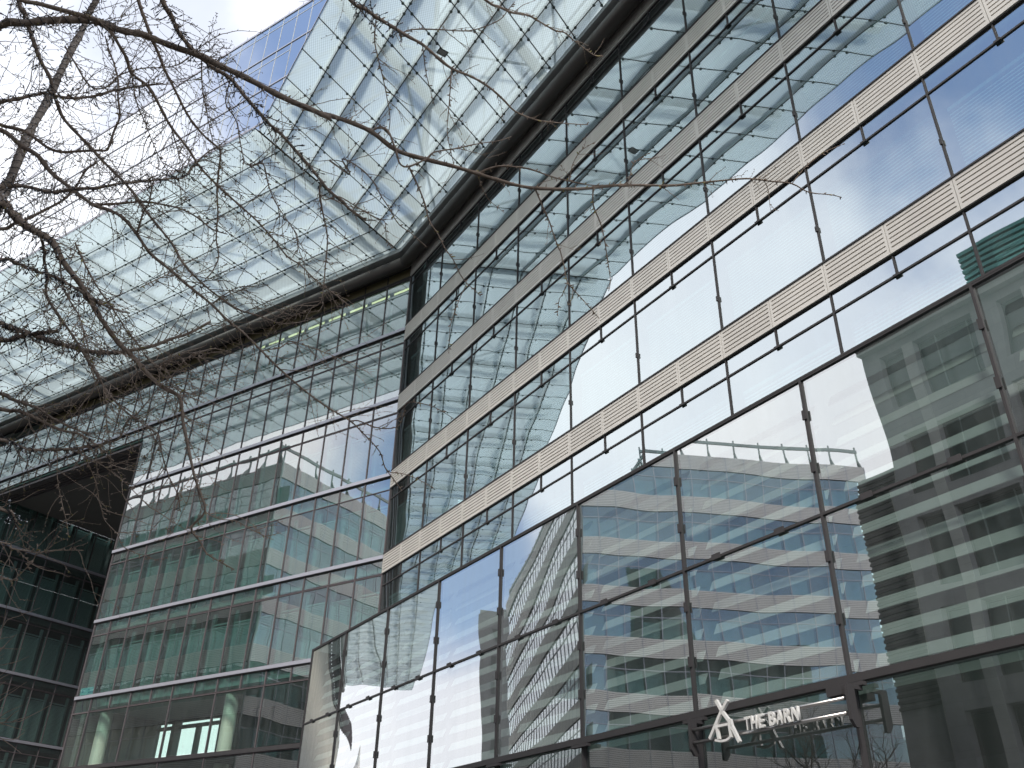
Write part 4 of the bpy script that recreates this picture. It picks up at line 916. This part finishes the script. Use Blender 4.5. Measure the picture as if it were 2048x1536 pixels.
for owner, C_, CR, root, ra in made:
    mb = MB(); mb.tube(C_, CR, 'bark', 8 if ra > 3 else 6); b = owner.part('branch', mb, True)
    tw_ = MB(); acc = 0
    left = 1.0
    for i in range(1, len(C_)):
        d = C_[i] - C_[i - 1]; sl = d.length; 
        if sl < 1e-6: continue
        d.normalize(); acc += sl
        c = C_[i] - Vector((0, 0, EYE)); xx = 1024 + 1814.616 * c.dot(RT) / max(c.dot(FW), .1); yy = 768 - 1814.616 * c.dot(UP) / max(c.dot(FW), .1)
        if not (-150 < xx < 2100 and -150 < yy < 1600): continue
        dens = 2.7 if xx < 420 else 1.5 if xx < 760 else .7 if yy < 230 else .28
        if yy > 900: dens *= .30
        k = int(sl / .028 + rt.random())
        for _ in range(k):
            if rt.random() < .75: bud(tw_, C_[i] - d * sl * rt.random(), d, CR[i], rt, 1.15)
        if rt.random() < dens * sl / .11 and CR[i] < .03: twig(tw_, C_[i], side(d, rt) * .9 + d * .8, rt.uniform(.12, .5) * (1 if xx < 700 else .6), rt.uniform(.0022, .0040), 2 if xx < 500 else 1, rt)
    if tw_.v:
        me = tw_.mesh('twigs'); me.transform(Matrix.Translation(-owner.base)); tag(link('twigs', me, b), kind='stuff')
# fairy lights wound round the stem and some boughs
fl = Thing('string_lights', T1 + Vector((0, 0, 5)), 'black fairy light wire with tiny clear bulbs wound round the bare boughs', 'fairy lights')
def wind(C_, CR, a, b, turns):
    mb = MB(); bl = MB(); n = max(12, int(turns * 9)); pts = []
    ref = None
    for k in range(n + 1):
        f = a + (b - a) * k / n; i = min(int(f), len(C_) - 2); t = f - i; p = C_[i].lerp(C_[i + 1], t); d = (C_[i + 1] - C_[i]).normalized(); r = CR[i] + .005
        s = d.orthogonal().normalized(); q = d.cross(s); an = 2 * math.pi * turns * k / n + rt.uniform(-.3, .3); pts.append(p + (s * math.cos(an) + q * math.sin(an)) * r)
        if rt.random() < .55:
            e = (s * math.cos(an) + q * math.sin(an)) * .6 + Vector((rt.uniform(-.7, .7), rt.uniform(-.7, .7), rt.uniform(-.8, .1))); e.normalize(); l = rt.uniform(.03, .065)
            mb.tube([pts[-1], pts[-1] + e * l * .5 + Vector((0, 0, .006)), pts[-1] + e * l], .0022, 'wire', 4); mb.tube([pts[-1] + e * l, pts[-1] + e * (l + .022)], .0046, 'wire', 5); bl.tube([pts[-1] + e * (l + .022), pts[-1] + e * (l + .032)], [.0045, .002], 'bulb', 5)
    mb.tube(pts, .003, 'wire', 4); fl.part('wire', mb, True); 
    if bl.v: fl.part('bulbs', bl, kind='stuff')
stemC = catmull(tA[5:22], 3); stemR = [rA[5 + min(i // 3, 16)] for i in range(len(stemC))]
wind(stemC, stemR, 0, len(stemC) - 2, 46)
for idx, a, b, tn in ((0, 4, 30, 16), (3, 6, 30, 14), (17, 8, 64, 26), (9, 6, 40, 18), (10, 6, 24, 9), (1, 8, 30, 12), (11, 6, 40, 14), (14, 8, 52, 16), (50, 8, 30, 8), (27, 8, 26, 9), (12, 8, 40, 12), (54, 4, 18, 6)):
    o_, C_, CR, _, _ = made[idx]; wind(C_, CR, a, min(b, len(C_) - 3), tn)
# a street tree across the road, seen only as a reflection in the shopfront
rc = random.Random(9)
cb_ = Vector((-12.5, 16.2, 0)); treeC = Thing('bare_tree', cb_, 'dark bare street tree across the road, mirrored behind the shop sign', 'tree')
tk = MB(); tk.tube([cb_, cb_ + Vector((.05, 0, 1.6)), cb_ + Vector((.0, .1, 3.2)), cb_ + Vector((.1, .1, 4.6))], [.17, .12, .10, .08], 'bark', 10); tkp = treeC.part('trunk', tk, True)
def limb(mb, p, d, ln, r, lv):
    n = 6; pts = [p]; q = p; d = d.normalized()
    for k in range(n):
        d = (d + Vector((rc.uniform(-1, 1), rc.uniform(-1, 1), rc.uniform(-.6, 1))) * .17).normalized(); q = q + d * ln / n; pts.append(q)
        if lv and k > 0 and rc.random() < .85: limb(mb, q, d + side(d, rc) * .9, ln * rc.uniform(.45, .7), r * .55, lv - 1)
    mb.tube(pts, [r * (1 - .6 * k / n) for k in range(n + 1)], 'bark', 6 if lv > 1 else 4, False)
for k in range(7):
    mb = MB(); a = k * .9; limb(mb, cb_ + Vector((.05, .1, 2.4 + .33 * k)), Vector((math.cos(a * 2.4), math.sin(a * 2.4), .9)), 3.0 - .15 * k, .06, 3); treeC.part('branch', mb)
